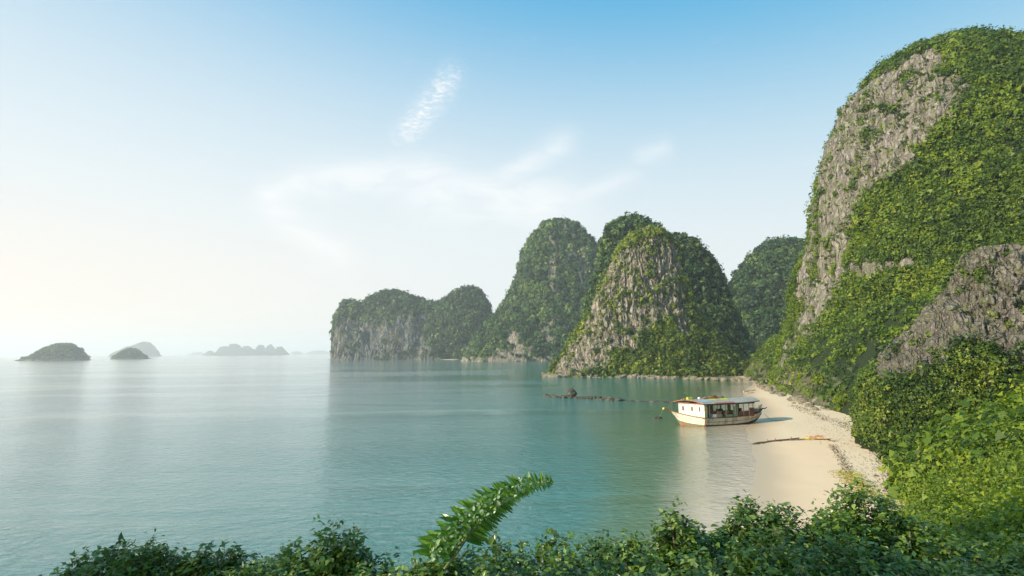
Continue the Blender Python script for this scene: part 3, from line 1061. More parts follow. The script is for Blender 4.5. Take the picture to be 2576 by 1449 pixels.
teal = t.mix(big1, (0.034, 0.170, 0.145), (0.050, 0.205, 0.178))
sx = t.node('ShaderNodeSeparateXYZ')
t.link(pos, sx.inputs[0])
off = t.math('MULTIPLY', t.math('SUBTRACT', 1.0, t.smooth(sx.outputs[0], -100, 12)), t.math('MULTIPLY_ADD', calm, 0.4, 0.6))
teal = t.mix(off, teal, (0.22, 0.285, 0.262))  # paler to the left: silvery sky reflection painted into the body colour
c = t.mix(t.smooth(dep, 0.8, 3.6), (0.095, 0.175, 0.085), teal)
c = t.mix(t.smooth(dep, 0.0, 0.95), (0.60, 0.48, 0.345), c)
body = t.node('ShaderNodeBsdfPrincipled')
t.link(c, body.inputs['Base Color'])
body.inputs['Roughness'].default_value = 0.09
body.inputs['IOR'].default_value = 1.55
t.link(b.outputs[0], body.inputs['Normal'])
clear = t.node('ShaderNodeBsdfTransparent')
clear.inputs[0].default_value = (0.93, 0.95, 0.88, 1)
gl = t.node('ShaderNodeBsdfGlossy')
gl.inputs['Roughness'].default_value = 0.09
t.link(b.outputs[0], gl.inputs['Normal'])
fr = t.node('ShaderNodeFresnel')
fr.inputs[0].default_value = 1.333
t.link(b.outputs[0], fr.inputs['Normal'])
shal = t.node('ShaderNodeMixShader')
t.link(fr.outputs[0], shal.inputs[0])
t.link(clear.outputs[0], shal.inputs[1])
t.link(gl.outputs[0], shal.inputs[2])
mx = t.node('ShaderNodeMixShader')
t.link(t.smooth(dep, -0.12, -0.04), mx.inputs[0])
t.link(shal.outputs[0], mx.inputs[1])
t.link(body.outputs[0], mx.inputs[2])
t.link(mx.outputs[0], out.inputs[0])


def spread(a, b, n, out_):
    core = np.linspace(a, b, n)
    e = np.geomspace(4, out_, 26)
    return np.concatenate([(a - e)[::-1], core, b + e])


xs = spread(-40, 140, 150, 16000)
ys = np.concatenate([[-16000, -4000, -1000, -300, -100, -40], np.linspace(0, 290, 200), 290 + np.geomspace(4, 16000, 30)])
V, Fw = grid(xs, ys, lambda P: np.zeros(len(P)))
dpt = -beach_z(V)
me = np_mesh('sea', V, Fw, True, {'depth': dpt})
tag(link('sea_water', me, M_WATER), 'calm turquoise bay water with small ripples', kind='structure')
# sea floor beyond the beach sheet
mbb = MB().add([(-16000, -16000, -6.6), (16000, -16000, -6.6), (16000, 16000, -6.6), (-16000, 16000, -6.6)], [(0, 1, 2, 3)])
tag(mbb.build('sea_floor', M_SAND), 'sea floor', kind='structure')

# sandy strips at the foot of the far hills
for pts, nm in [([(1085, 903), (1130, 901), (1172, 900), (1175, 903), (1140, 906), (1100, 905)], 'strip of pale sand at the foot of the hazy cliff'),
                ([(1330, 905), (1385, 904), (1425, 903), (1425, 906.5), (1380, 907.5), (1335, 907)], 'strip of pale sand between the green cone and the bare faced hill')]:
    w = [gp(*q) for q in pts]
    c = sum(w, Vector()) / len(w)
    top = [c + (q - c) * 0.8 + Vector((0, 0, 0.9)) for q in w]
    low_ = [c + (q - c) * 1.05 + Vector((0, 0, -0.5)) for q in w]
    n = len(w)
    mb = MB().add(low_ + top, [tuple(range(n, 2 * n))] + [(i, (i + 1) % n, (i + 1) % n + n, i + n) for i in range(n)])
    tag(mb.build('sand_bank', plain('pale_sand', (0.55, 0.46, 0.35), 0.9, 0.3, 0.3, 0)), nm, kind='structure')

#==SECTION rocks
ROCKS = []
sv, sf = icosphere(2)
for k in range(7):
    v = sv * np.array([1, 0.85, 0.62])
    n = fbm(sv * 1.1 + k * 9.1, 3, 100 + k)
    n2 = fbm(sv * 3.2 + k * 3.3, 2, 120 + k)
    # chop planes for angular faces
    for q in range(7):
        d = rng.normal(0, 1, 3)
        d /= np.linalg.norm(d)
        h = 0.42 + 0.2 * rng.random()
        s_ = v @ d
        v = v - np.outer(np.maximum(s_ - h, 0), d)
    v = v * (1 + 0.30 * n + 0.12 * n2)[:, None] * 1.35
    ROCKS.append(np_mesh('boulder', v, sf, False))
M_BOULDER = rock_mat('boulder_stone', (0.46, 0.39, 0.29), (0.29, 0.245, 0.18), (0.09, 0.075, 0.055), 3.0, bump=0.5)
M_REEF = rock_mat('reef_stone', (0.15, 0.13, 0.10), (0.075, 0.068, 0.055), (0.03, 0.028, 0.025), 4.0, bump=0.5)
ROCKS_REEF = []
for me in ROCKS:
    me.materials.append(M_BOULDER)
    m2 = me.copy()
    m2.materials.clear()
    m2.materials.append(M_REEF)
    ROCKS_REEF.append(m2)


def put_rock(x, y, z, s, label, group, lib=ROCKS, name='boulder', sz=1.0):
    o = link(name, random.choice(lib))
    o.location = (x, y, z)
    o.scale = (s * random.uniform(0.8, 1.3), s * random.uniform(0.8, 1.2), s * random.uniform(0.6, 1.0) * sz)
    o.rotation_euler = (random.uniform(-0.3, 0.3), random.uniform(-0.3, 0.3), random.uniform(0, 6.28))
    tag(o, label, 'rock', group)
    return o


def along(pts, n):
    w = [gp(*q) for q in pts]
    L = [0]
    for a, b in zip(w, w[1:]):
        L.append(L[-1] + (b - a).length)
    out = []
    for i in range(n):
        s = random.random() * L[-1]
        k = max(j for j in range(len(w)) if L[j] <= s)
        k = min(k, len(w) - 2)
        out.append(w[k] + (w[k + 1] - w[k]) * ((s - L[k]) / (L[k + 1] - L[k])))
    return out


for q in along([(1368, 946), (1400, 949), (1470, 947), (1600, 951), (1720, 954), (1800, 957), (1895, 958)], 210):
    s = random.uniform(0.6, 1.8)
    d = abs(random.gauss(0, 1.3))
    put_rock(q.x + random.gauss(0, .5), q.y + d * 1.2, 0.05 + d * 0.25, s, 'weathered boulder on the waterline under the ' + ('left third' if q.x < 55 else 'middle' if q.x < 88 else 'right third') + ' of the bare faced hill', 'boulders along the foot of the bare faced hill')
for q in along([(1895, 960), (1925, 985), (1960, 1000), (2000, 1016), (2040, 1036), (2060, 1046)], 110):
    d = abs(random.gauss(0, 3.2))
    x, y = q.x + d * 0.8 + random.gauss(0, .6), q.y + d * 0.3 + random.gauss(0, 1)
    z = max(bz(x, y), hz(x, y))
    put_rock(x, y, z + 0.1, random.uniform(0.3, 0.95) * (0.7 if y < 120 else 1.15), 'rough tan boulder at the top of the beach under the great cliff', 'boulders between the beach and the great cliff')
for q in along([(1372, 996), (1400, 1000), (1440, 1001), (1500, 1004), (1560, 1008)], 110):
    put_rock(q.x, q.y + random.gauss(0, 0.8), 0.0, random.uniform(0.35, 1.0), 'dark reef rock in the low spit left of the boat', 'dark rocks of the reef spit', ROCKS_REEF, 'reef_rock', 1.0)
q = gp(1437, 1000)
put_rock(q.x, q.y, 0.6, 1.35, 'tallest dark reef rock, a knobbly stack on the spit left of the boat', None, ROCKS_REEF, 'reef_rock', 1.7)
put_rock(q.x + 0.1, q.y + .2, 1.9, 0.85, 'cap rock perched on top of the tallest reef stack', None, ROCKS_REEF, 'reef_rock', 1.0)
for q in along([(1560, 1008), (1620, 1010), (1700, 1011)], 60):
    put_rock(q.x, q.y + random.gauss(0, 0.7), -0.02, random.uniform(0.3, 0.75), 'nearly submerged dark rock between the reef spit and the boat', 'nearly submerged rocks by the boat', ROCKS_REEF, 'reef_rock', 0.5)
for q in along([(820, 905), (838, 905.5), (850, 905)], 8):
    put_rock(q.x, q.y, 0.0, random.uniform(1.5, 3.0), 'low dark rock off the left end of the hazy cliff', 'low rocks off the hazy cliff', ROCKS_REEF, 'reef_rock', 0.5)
for q in along([(1165, 907), (1220, 908.5), (1300, 909.5), (1400, 908)], 70):
    put_rock(q.x, q.y + random.uniform(0, 8), 0.3, random.uniform(1.0, 3.2), 'pale block at the waterline below the green cone', 'pale blocks below the green cone')

#==SECTION boat
BA = gp(1774.5, 1074)                    # near corner of the hull on the water
e = Vector((0.962, 0.275, 0)).normalized()
BRZ = math.atan2(e.y, e.x)
boat = empty('wooden_boat', (BA.x, BA.y, 0), BRZ)
tag(boat, 'old wooden house boat with sunlit cream cabin end beached at the sand', 'boat')
boat.scale = (1.07, 1, 1)
BM = Matrix.Translation((BA.x, BA.y, 0)) @ Matrix.Rotation(BRZ, 4, 'Z') @ Matrix.Diagonal((1.07, 1, 1, 1))
M_CREAM = plain('cream_paint', (0.86, 0.80, 0.68), 0.5, 0.12, 2.0, 0.05, streaks=True, dirt=(0.60, 0.50, 0.36))
M_HULLP = plain('hull_paint', (0.56, 0.49, 0.37), 0.6, 0.3, 2.2, 0.1, streaks=True, dirt=(0.26, 0.20, 0.13))
M_DARKW = plain('tarred_wood', (0.06, 0.038, 0.026), 0.7, 0.5, 5, 0.3)
M_WOOD = plain('varnished_wood', (0.22, 0.11, 0.05), 0.5, 0.5, 6, 0.2)
M_TRIM = plain('red_trim', (0.42, 0.16, 0.09), 0.55, 0.4, 4, 0.1)
M_ORANGE = plain('antifouling_orange', (0.42, 0.16, 0.08), 0.6, 0.4, 3, 0.1, dirt=(0.22, 0.10, 0.05))
M_GREEN = plain('boot_green', (0.07, 0.20, 0.10), 0.6, 0.5, 2.5, 0.1, dirt=(0.35, 0.30, 0.14))
M_ROOF = plain('roof_sheet', (0.36, 0.35, 0.31), 0.75, 0.3, 1.1, 0.1, dirt=(0.27, 0.28, 0.20))
M_IN = plain('inner_paint', (0.30, 0.34, 0.20), 0.6, 0.4, 3, 0.1)
M_MAROON = plain('maroon_board', (0.16, 0.045, 0.03), 0.6, 0.4, 3, 0.1)
M_YG = plain('lime_plastic', (0.50, 0.60, 0.04), 0.5, 0.2, 3, 0.05)
M_YEL = plain('yellow_plastic', (0.75, 0.62, 0.05), 0.5, 0.2, 3, 0.05)
M_BLUE = plain('blue_tarp', (0.34, 0.43, 0.50), 0.6, 0.3, 2, 0.1)
M_PINK = plain('faded_red_cloth', (0.50, 0.20, 0.17), 0.8, 0.3, 3, 0.1)
M_WHITE = plain('white_plastic', (0.72, 0.70, 0.66), 0.5, 0.15, 3, 0.05)
M_ROPE = plain('rope', (0.42, 0.33, 0.2), 0.9, 0.3, 20, 0.1)
M_DARK = plain('dark_cavity', (0.03, 0.028, 0.024), 0.8, 0.2, 4, 0.05)
M_GLASS = plain('dark_window_glass', (0.04, 0.045, 0.04), 0.12, 0.2, 4, 0.0)

# plan of the sheer line (near side first) and of the keel line; far side mirrored round the long axis
XS = [0.0, 1.5, 3.5, 6.0, 8.5, 10.5, 11.9, 12.7]
NEAR = [0.0, -0.04, -0.06, -0.02, 0.18, 0.62, 1.30, 2.15]
FARY = [4.4, 4.5, 4.5, 4.45, 4.3, 3.8, 3.1, 2.35]
SH = [1.48, 1.40, 1.38, 1.42, 1.55, 1.75, 1.98, 2.22]
BOT = [-0.35, -0.4, -0.4, -0.38, -0.25, 0.15, 0.72, 1.40]


def station(i, f):
    """point on the hull side: f 0 bottom .. 1 sheer"""
    z = BOT[i] + (SH[i] - BOT[i]) * f
    ins = 0.42 * (1 - f) ** 1.6 * (1 + 0.6 * (i > 4))
    mid = (NEAR[i] + FARY[i]) / 2
    h = (FARY[i] - NEAR[i]) / 2
    k = max(h - ins, 0.05)
    return z, mid - k, mid + k


# broad overhanging bow at the left: front edge runs from near corner to far corner
FR = [(0.0, 0.0, 1.48), (-1.1, 1.1, 1.62), (-2.0, 2.35, 1.86), (-2.9, 3.6, 2.15), (-3.55, 4.5, 2.42)]
FRB = [(0.15, 0.4, -0.35), (-0.7, 1.3, -0.33), (-1.4, 2.3, -0.28), (-1.9, 3.2, -0.15), (-2.15, 3.9, 0.0)]


def side_band(f0, f1, off, name, mat, parent, near=True):
    """strip of hull planking between two heights"""
    V, Fs = [], []
    rows = 4
    for i in range(len(XS)):
        for r in range(rows):
            f = f0 + (f1 - f0) * r / (rows - 1)
            z, a, b_ = station(i, f)
            V.append((XS[i], (a - off) if near else (b_ + off), z))
    for i in range(len(XS) - 1):
        for r in range(rows - 1):
            q = (i * rows + r, (i + 1) * rows + r, (i + 1) * rows + r + 1, i * rows + r + 1)
            Fs.append(q if near else q[::-1])
    return V, Fs


def front_pt(k, f, off=0.0):
    a, b_ = Vector(FRB[k]), Vector(FR[k])
    p = a.lerp(b_, f)
    g_ = f ** 1.5
    p.x = a.x + (b_.x - a.x) * g_
    p.y = a.y + (b_.y - a.y) * (f ** 1.2)
    return p + Vector((-0.75, -0.45, 0)) * off


def front_band(f0, f1, off):
    V, Fs = [], []
    rows = 5
    for k in range(len(FR)):
        for r in range(rows):
            V.append(front_pt(k, f0 + (f1 - f0) * r / (rows - 1), off))
    for k in range(len(FR) - 1):
        for r in range(rows - 1):
            a = k * rows + r
            Fs.append((a, a + 1, a + rows + 1, a + rows))
    return V, Fs


hullmb = MB()
for f0, f1 in ((0.0, 1.0),):
    hullmb.add(*side_band(f0, f1, 0, '', None, None, True))
    hullmb.add(*side_band(f0, f1, 0, '', None, None, False))
hullmb.add(*front_band(0, 1, 0))
# closing pieces: far bow side, stern end, deck
hullmb.add([front_pt(4, 0), front_pt(4, 1), (0.0, 4.4, 1.48), (0.2, 4.0, -0.35)], [(0, 1, 2, 3)])
zb, a_, b_ = station(7, 0)
zs, a2, b2 = station(7, 1)
hullmb.add([(12.7, a_, zb), (12.7, b_, zb), (12.7, b2, zs), (12.7, a2, zs)], [(0, 1, 2, 3)])
hull = hullmb.build('hull', M_HULLP, boat)
bowp = MB().add(*front_band(0.28, 1.0, 0.012)).build('bow_panel', M_CREAM, boat)
bowp['label'] = 'sunlit cream bow panel'
MB().add(*front_band(0.12, 0.33, 0.03)).build('boot_stripe', M_GREEN, boat)['label'] = 'green stripe above the waterline'
MB().add(*front_band(0.0, 0.22, 0.05)).build('waterline_stripe', M_ORANGE, boat)['label'] = 'orange stripe along the waterline'
MB().add(*side_band(0.0, 0.34, 0.03, '', None, None, True)).build('lower_hull', M_DARKW, boat)['label'] = 'dark tarred lower hull'
# deck
dk = MB()
for i in range(len(XS) - 1):
    z0, a0, b0 = station(i, 0.90)
    z1, a1, b1 = station(i + 1, 0.90)
    dk.add([(XS[i], a0 + .02, z0), (XS[i + 1], a1 + .02, z1), (XS[i + 1], b1 - .02, z1), (XS[i], b0 - .02, z0)], [(0, 1, 2, 3)])
dk.add([(0.05, 0.1, 1.36), (0.05, 4.3, 1.36), tuple(front_pt(4, 0.9)), tuple(front_pt(3, 0.9)), tuple(front_pt(2, 0.9)), tuple(front_pt(1, 0.9))], [(0, 1, 2, 3, 4, 5)])
dk.build('deck', M_WOOD, boat)
# rub rails
MB().tube([(XS[i], station(i, 1)[1] - 0.03, station(i, 1)[0]) for i in range(8)], 0.07, 6).build('rub_rail', M_DARKW, boat)
MB().tube([(XS[i], station(i, 1)[2] + 0.03, station(i, 1)[0]) for i in range(8)], 0.07, 6).build('rub_rail', M_DARKW, boat)
MB().tube([(XS[i], station(i, .62)[1] - 0.02, station(i, .62)[0]) for i in range(6)], 0.03, 5).build('strake', M_DARKW, boat)
MB().tube([front_pt(k, 1.0, 0.03) for k in range(5)], 0.07, 6).build('bow_rail', M_WOOD, boat)
MB().tube([Vector((-0.01, -0.02, -0.3)), Vector((-0.03, -0.03, 0.5)), Vector((-0.02, -0.03, 1.5))], 0.05, 6).build('corner_post', M_TRIM, boat)
# prow horn at the far left with carved end
MB().tube([front_pt(4, 0.92), front_pt(4, 1.0) + Vector((-0.25, .15, 0.12)), front_pt(4, 1.0) + Vector((-0.6, .3, 0.38)), front_pt(4, 1.0) + Vector((-0.95, .4, 0.42))], [0.16, 0.15, 0.12, 0.09], 8).build('prow_horn', M_WOOD, boat)
MB().tube([front_pt(4, 1.0) + Vector((-0.9, .35, 0.34)), front_pt(4, 1.0) + Vector((-1.1, .3, 0.36))], [0.2, 0.17], 10).build('prow_disc', M_YEL, boat)
MB().tube([front_pt(4, 1.0) + Vector((-0.3, .1, 0.3)), front_pt(4, 1.0) + Vector((-0.2, .1, 0.9)), front_pt(4, 1.0) + Vector((0.0, .0, 1.0))], 0.04, 5).build('cleat', M_WOOD, boat)
MB().tube([front_pt(4, 1.0) + Vector((-0.5, .1, 0.3)), front_pt(4, 1.0) + Vector((-0.7, .1, 0.75))], 0.04, 5).build('cleat', M_WOOD, boat)
# cabin end wall (sunlit)
CW0, CW1 = Vector((0.02, 0.03, 0)), Vector((-2.25, 3.95, 0))
wd = (CW1 - CW0).normalized()
wn = Vector((-wd.y, wd.x, 0))
wn = wn if wn.x < 0 else -wn
Lw = (CW1 - CW0).length
wins = [(0.18, 0.07), (0.47, 0.10), (0.82, 0.11)]     # centre fraction from near corner, half width m


def wall_box(t0, t1, z0, z1, th=0.06, off=0.0):
    mid = CW0 + wd * (Lw * (t0 + t1) / 2) + wn * off
    return (mid.x, mid.y, (z0 + z1) / 2), (Lw * (t1 - t0), th, z1 - z0)


wallrz = math.atan2(wd.y, wd.x)
ew = MB()
edges = [0.0]
for c_, h_ in wins:
    edges += [c_ - h_ / Lw * 1.0, c_ + h_ / Lw * 1.0]
edges.append(1.0)
for k in range(0, len(edges), 2):
    c_, d_ = wall_box(edges[k], edges[k + 1], 1.36, 3.72)
    ew.box(c_, d_, wallrz)
for c_, h_ in wins:
    for z0, z1 in ((1.36, 2.55), (3.2, 3.72)):
        cc, d_ = wall_box(c_ - h_ / Lw, c_ + h_ / Lw, z0, z1)
        ew.box(cc, d_, wallrz)
endw = ew.build('cabin_wall', M_CREAM, boat)
endw['label'] = 'sunlit cream end wall'
for c_, h_ in wins:
    wobj = MB()
    for s_ in (-1, 1):
        cc, d_ = wall_box(c_ + s_ * h_ / Lw - 0.008, c_ + s_ * h_ / Lw + 0.008, 2.5, 3.25, 0.1, 0.01)
        wobj.box(cc, d_, wallrz)
    for z0, z1 in ((2.49, 2.55), (3.2, 3.26)):
        cc, d_ = wall_box(c_ - h_ / Lw, c_ + h_ / Lw, z0, z1, 0.1, 0.012)
        wobj.box(cc, d_, wallrz)
    wo = wobj.build('window', M_WOOD, boat)
    cc, d_ = wall_box(c_ - h_ / Lw, c_ + h_ / Lw, 2.56, 3.19, 0.02, -0.01)
    MB().box(cc, d_, wallrz).build('pane', M_GLASS, wo)
cc, d_ = wall_box(0.0, 1.0, 3.66, 3.80, 0.12, 0.05)
MB().box(cc, d_, wallrz).build('cornice', M_TRIM, boat)
cc, d_ = wall_box(0.0, 1.0, 1.30, 1.42, 0.10, 0.05)
MB().box(cc, d_, wallrz).build('sill_board', M_WOOD, boat)
# near side: corner pilaster, posts, low boards; open gallery
MB().box((0.28, 0.05, 2.55), (0.5, 0.08, 2.4)).build('pilaster', M_IN, boat)
post_x = [1.0, 2.5, 4.1, 5.55, 6.3, 7.5, 8.6, 9.7]
for x in post_x:
    MB().box((x, 0.12 + (0.35 if x > 9 else 0), 2.58), (0.10, 0.10, 2.42)).build('post', M_IN if x != 2.5 else M_WOOD, boat)
for x in [1.0, 3.5, 6.0, 8.0, 9.7]:
    MB().box((x, 4.15, 2.58), (0.12, 0.10, 2.42)).build('post', M_IN, boat)
MB().box((4.9, 0.10, 3.66), (9.7, 0.09, 0.22)).build('header_beam', M_DARKW, boat)
MB().box((4.9, 4.18, 3.66), (9.7, 0.09, 0.22)).build('header_beam', M_DARKW, boat)
MB().box((8.1, 0.16, 1.86), (3.0, 0.06, 0.9)).build('side_board', M_MAROON, boat)
MB().box((9.25, 0.30, 2.45), (0.95, 0.08, 0.75)).build('side_board', M_MAROON, boat)
MB().box((5.95, 0.2, 2.3), (0.42, 0.06, 1.9)).build('door_leaf', M_IN, boat)
MB().box((1.45, 0.9, 2.5), (0.7, 0.08, 2.0)).build('door_leaf', M_MAROON, boat)
# inner partition and far wall with openings
MB().box((1.9, 2.2, 2.5), (0.08, 3.6, 2.3)).build('partition', M_WOOD, boat)
for (x0, x1, z0, z1) in [(2.0, 9.6, 1.35, 2.05), (2.0, 2.9, 2.05, 3.55), (3.9, 4.5, 2.05, 3.55), (5.8, 6.1, 2.05, 3.55), (7.3, 7.8, 2.05, 3.55), (9.0, 9.6, 2.05, 3.55)]:
    MB().box(((x0 + x1) / 2, 4.05, (z0 + z1) / 2), (x1 - x0, 0.06, z1 - z0)).build('rear_wall', M_IN, boat)
# benches and seats inside
for x, mt in [(6.9, M_DARK), (7.9, M_MAROON), (3.55, M_DARK), (4.2, M_DARK)]:
    MB().box((x, 1.5, 2.15), (0.62, 0.12, 1.1)).box((x, 1.2, 1.72), (0.62, 0.6, 0.12)).build('bench', mt, boat)
# roof: cambered sheet with overhang
RX = [-0.45, 1.0, 2.5, 4.0, 5.5, 7.0, 8.5, 9.8, 10.9]
rf = MB()
nyr = 9


def roof_z(x, u):
    return 3.84 + 0.55 * (1 - (2 * u - 1) ** 2) + 0.018 * max(x - 5, 0) ** 1.4 * 0.5


V, Fs = [], []
for dz in (0, -0.09):
    for i, x in enumerate(RX):
        for k in range(nyr):
            u = k / (nyr - 1)
            y0 = -0.38 + (0.75 * max(0, (x - 7.5) / 3.4) ** 1.5)
            y1 = 4.75 - (0.75 * max(0, (x - 7.5) / 3.4) ** 1.5)
            y = y0 + (y1 - y0) * u
            xx = x - (2.55 * u if i == 0 else 0)
            if i == 1:
                xx = x - 1.4 * u
            V.append((xx, y, roof_z(x, u) + dz))
nn = len(RX) * nyr
for s_ in (0, 1):
    for i in range(len(RX) - 1):
        for k in range(nyr - 1):
            a = s_ * nn + i * nyr + k
            q = (a, a + nyr, a + nyr + 1, a + 1)
            Fs.append(q if s_ == 0 else q[::-1])
loop = [i * nyr for i in range(len(RX))] + [(len(RX) - 1) * nyr + k for k in range(1, nyr)] + [i * nyr + nyr - 1 for i in range(len(RX) - 2, -1, -1)] + [k for k in range(nyr - 2, 0, -1)]
for a, b in zip(loop, loop[1:] + loop[:1]):
    Fs.append((a, a + nn, b + nn, b))
roof = rf.add(V, Fs).build('roof', M_ROOF, boat)
MB().tube([(x, -0.40 + (0.75 * max(0, (x - 7.5) / 3.4) ** 1.5), roof_z(x, 0) - 0.05) for x in RX], 0.075, 6).build('eave_board', M_DARKW, boat)
MB().tube([(-0.45 - 2.55 * u, -0.4 + 5.1 * u, roof_z(0, u) - 0.05) for u in [k / 8 for k in range(9)]], 0.075, 6).build('eave_board', M_TRIM, boat)['label'] = 'reddish front eave board'
MB().box((-3.05, 4.55, 3.86), (0.9, 0.12, 0.09), 2.6).build('eave_horn', M_WOOD, boat)
MB().box((11.1, 1.0, 3.92), (0.9, 0.1, 0.08), 0.25).build('eave_horn', M_DARKW, boat)
# open stern: rails and posts
for (x, y) in [(10.6, 0.75), (11.5, 1.2), (12.4, 1.95), (12.5, 2.5)]:
    z0 = 1.8 + (x - 10.6) * 0.2
    MB().tube([(x, y, z0 - 0.2), (x + .06, y, z0 + 0.75)], 0.045, 6).build('stanchion', M_DARKW, boat)
MB().tube([(9.8, .45, 2.5), (10.6, 0.75, 2.55), (11.5, 1.2, 2.72), (12.4, 1.95, 2.95)], 0.04, 6).build('stern_rail', M_DARKW, boat)
MB().tube([(12.3, 1.6, 2.2), (12.9, 2.2, 2.35), (13.5, 2.2, 2.30), (14.0, 2.3, 2.5)], [0.12, 0.11, 0.09, 0.05], 7).build('stern_horn', M_DARKW, boat)
MB().tube([(12.4, 2.0, 2.3), (12.7, 2.1, 2.9), (13.0, 2.2, 3.1)], [0.08, 0.07, 0.04], 6).build('stern_horn', M_DARKW, boat)
MB().box((11.2, 1.9, 2.15), (0.9, 1.2, 0.5)).build('engine_box', M_IN, boat)


def onboat(x, y, z):
    return BM @ Vector((x, y, z))


def item(name, mb, mat, pos, label, cat, group=None, rz=0.0, smooth=False):
    o = mb.build(name, mat, None, smooth)
    o.location = pos
    o.rotation_euler = (0, 0, BRZ + rz)
    tag(o, label, cat, group)
    return o


def tray(L, Wd, H, th=0.03):
    mb = MB()
    mb.box((0, 0, th / 2), (L, Wd, th))
    for s_ in (-1, 1):
        mb.box((s_ * (L / 2 - th / 2), 0, H / 2), (th, Wd, H))
        mb.box((0, s_ * (Wd / 2 - th / 2), H / 2), (L - 2 * th, th, H))
    return mb


def rz_(x, y):
    u = (y + 0.38) / 5.13
    return roof_z(x, u)


item('basket', tray(0.9, 0.6, 0.42), M_YG, onboat(-0.6, 3.2, rz_(0, 3.2)), 'lime green basket at the left end of the boat roof', 'basket')
item('basket', tray(1.2, 0.5, 0.30), M_YEL, onboat(3.0, 3.3, rz_(3, 3.3) + .05), 'yellow tray in the middle of the boat roof', 'basket', rz=0.05)
item('wooden_chest', MB().box((0, 0, .25), (0.7, 0.6, 0.5)).box((0, 0, .53), (0.76, 0.66, 0.06)), M_MAROON, onboat(4.2, 3.2, rz_(4.2, 3.2)), 'dark maroon chest on the boat roof beside the yellow tray', 'chest')
item('canvas_bundle', MB().tube([(-.7, 0, .2), (-.4, 0, .26), (.3, .05, .27), (.75, 0, .2)], [.12, .25, .25, .14], 9), plain('brown_canvas', (0.34, 0.25, 0.17), 0.9, 0.4, 4, 0.4), onboat(5.3, 3.2, rz_(5.2, 3.2)), 'brown canvas bundle at the right end of the roof cargo', 'bundle', smooth=True)
item('plank_stack', MB().box((0, 0, .06), (4.2, .35, .1)).box((0.2, .1, .17), (3.8, .25, .1)).box((-.3, -.05, .26), (3.0, .2, .07)), M_PINK, onboat(3.3, 2.55, rz_(3, 2.5)), 'reddish planks lying along the middle of the boat roof', 'planks')
item('sack', MB().tube([(0, 0, 0), (0, 0, .12), (0, 0, .3), (0, 0, .38)], [.2, .28, .24, .08], 10), M_WHITE, onboat(1.2, 3.1, rz_(1.2, 3.1)), 'pale sack between the lime basket and the yellow tray', 'sack', smooth=True)


def sheet(x0, x1, y0, y1, name, mat, label, lift=0.012, seed=0):
    mb = MB()
    n = 10
    V = []
    rr_ = random.Random(seed)
    for s_ in (0, 1):
        for i in range(n + 1):
            for k in range(n + 1):
                x = x0 + (x1 - x0) * i / n + rr_.uniform(-.04, .04) * (i in (0, n))
                y = y0 + (y1 - y0) * k / n + rr_.uniform(-.05, .05) * (k in (0, n))
                V.append((x, y, rz_(x, y) + lift + (0.015 if s_ == 0 else 0) + 0.02 * (1 + math.sin(i * 1.7 + k * 2.3))))
    Fs = []
    q = (n + 1) ** 2
    for i in range(n):
        for k in range(n):
            a = i * (n + 1) + k
            Fs.append((a, a + n + 1, a + n + 2, a + 1))
            Fs.append((q + a, q + a + 1, q + a + n + 2, q + a + n + 1))
    rim = [i * (n + 1) for i in range(n + 1)] + [n * (n + 1) + k for k in range(1, n + 1)] + [i * (n + 1) + n for i in range(n - 1, -1, -1)] + [k for k in range(n - 1, 0, -1)]
    for a, b in zip(rim, rim[1:] + rim[:1]):
        Fs.append((a, a + q, b + q, b))
    o = mb.add(V, Fs).build(name, mat)
    o.matrix_world = BM
    tag(o, label, 'tarpaulin')
    return o


sheet(-0.2, 1.6, 0.1, 1.6, 'tarpaulin', M_BLUE, 'pale blue tarpaulin on the boat roof above the near corner', seed=1)
sheet(2.0, 3.3, 0.9, 2.0, 'tarpaulin', M_YG, 'left lime green sheet on the boat roof', seed=2)
sheet(4.0, 5.6, 1.0, 2.1, 'tarpaulin', M_YG, 'right lime green sheet on the boat roof', seed=3)
sheet(1.9, 5.6, -0.34, 0.05, 'tarpaulin', M_PINK, 'faded red strip along the near eave of the boat roof', seed=4)
# flowers pots, poles
pole = empty('flag_pole', onboat(-1.6, 3.0, 3.9), BRZ)
tag(pole, 'thin pole with a small lime green pennant at the left of the roof', 'flagpole')
MB().tube([(0, 0, 0), (0, 0, 1.9)], 0.025, 6).build('pole', M_DARKW, pole)
MB().add([(0, 0, 1.4), (0.14, 0.02, 1.55), (0.10, 0.02, 1.75), (0, 0, 1.9), (-0.08, .01, 1.6)], [(0, 1, 2, 3), (0, 3, 4)]).add([(0, 0.01, 1.4), (0.14, 0.03, 1.55), (0.10, 0.03, 1.75), (0, 0.01, 1.9)], [(3, 2, 1, 0)]).build('pennant', M_YG, pole)
pole2 = empty('flag_pole', onboat(1.3, 3.4, 4.2), BRZ)
tag(pole2, 'thin dark pole with a small pink pennant in the middle of the roof', 'flagpole')
MB().tube([(0, 0, 0), (0, 0, 1.5)], 0.03, 6).build('pole', M_DARKW, pole2)
MB().box((0.08, 0, 1.42), (0.34, 0.03, 0.16)).build('pennant', M_PINK, pole2)
for k, (x, y) in enumerate([(-2.3, 3.6), (-2.5, 2.6), (-1.7, 1.6)]):
    o = item('flower_pot', MB().tube([(0, 0, 0), (0, 0, .2)], [.12, .16], 9), M_PINK, onboat(x + .5, y, rz_(0, y) + .01), ['rearmost reddish pot at the left roof edge of the boat', 'middle reddish pot at the left roof edge of the boat', 'foremost reddish pot at the left roof edge of the boat'][k], 'pot')
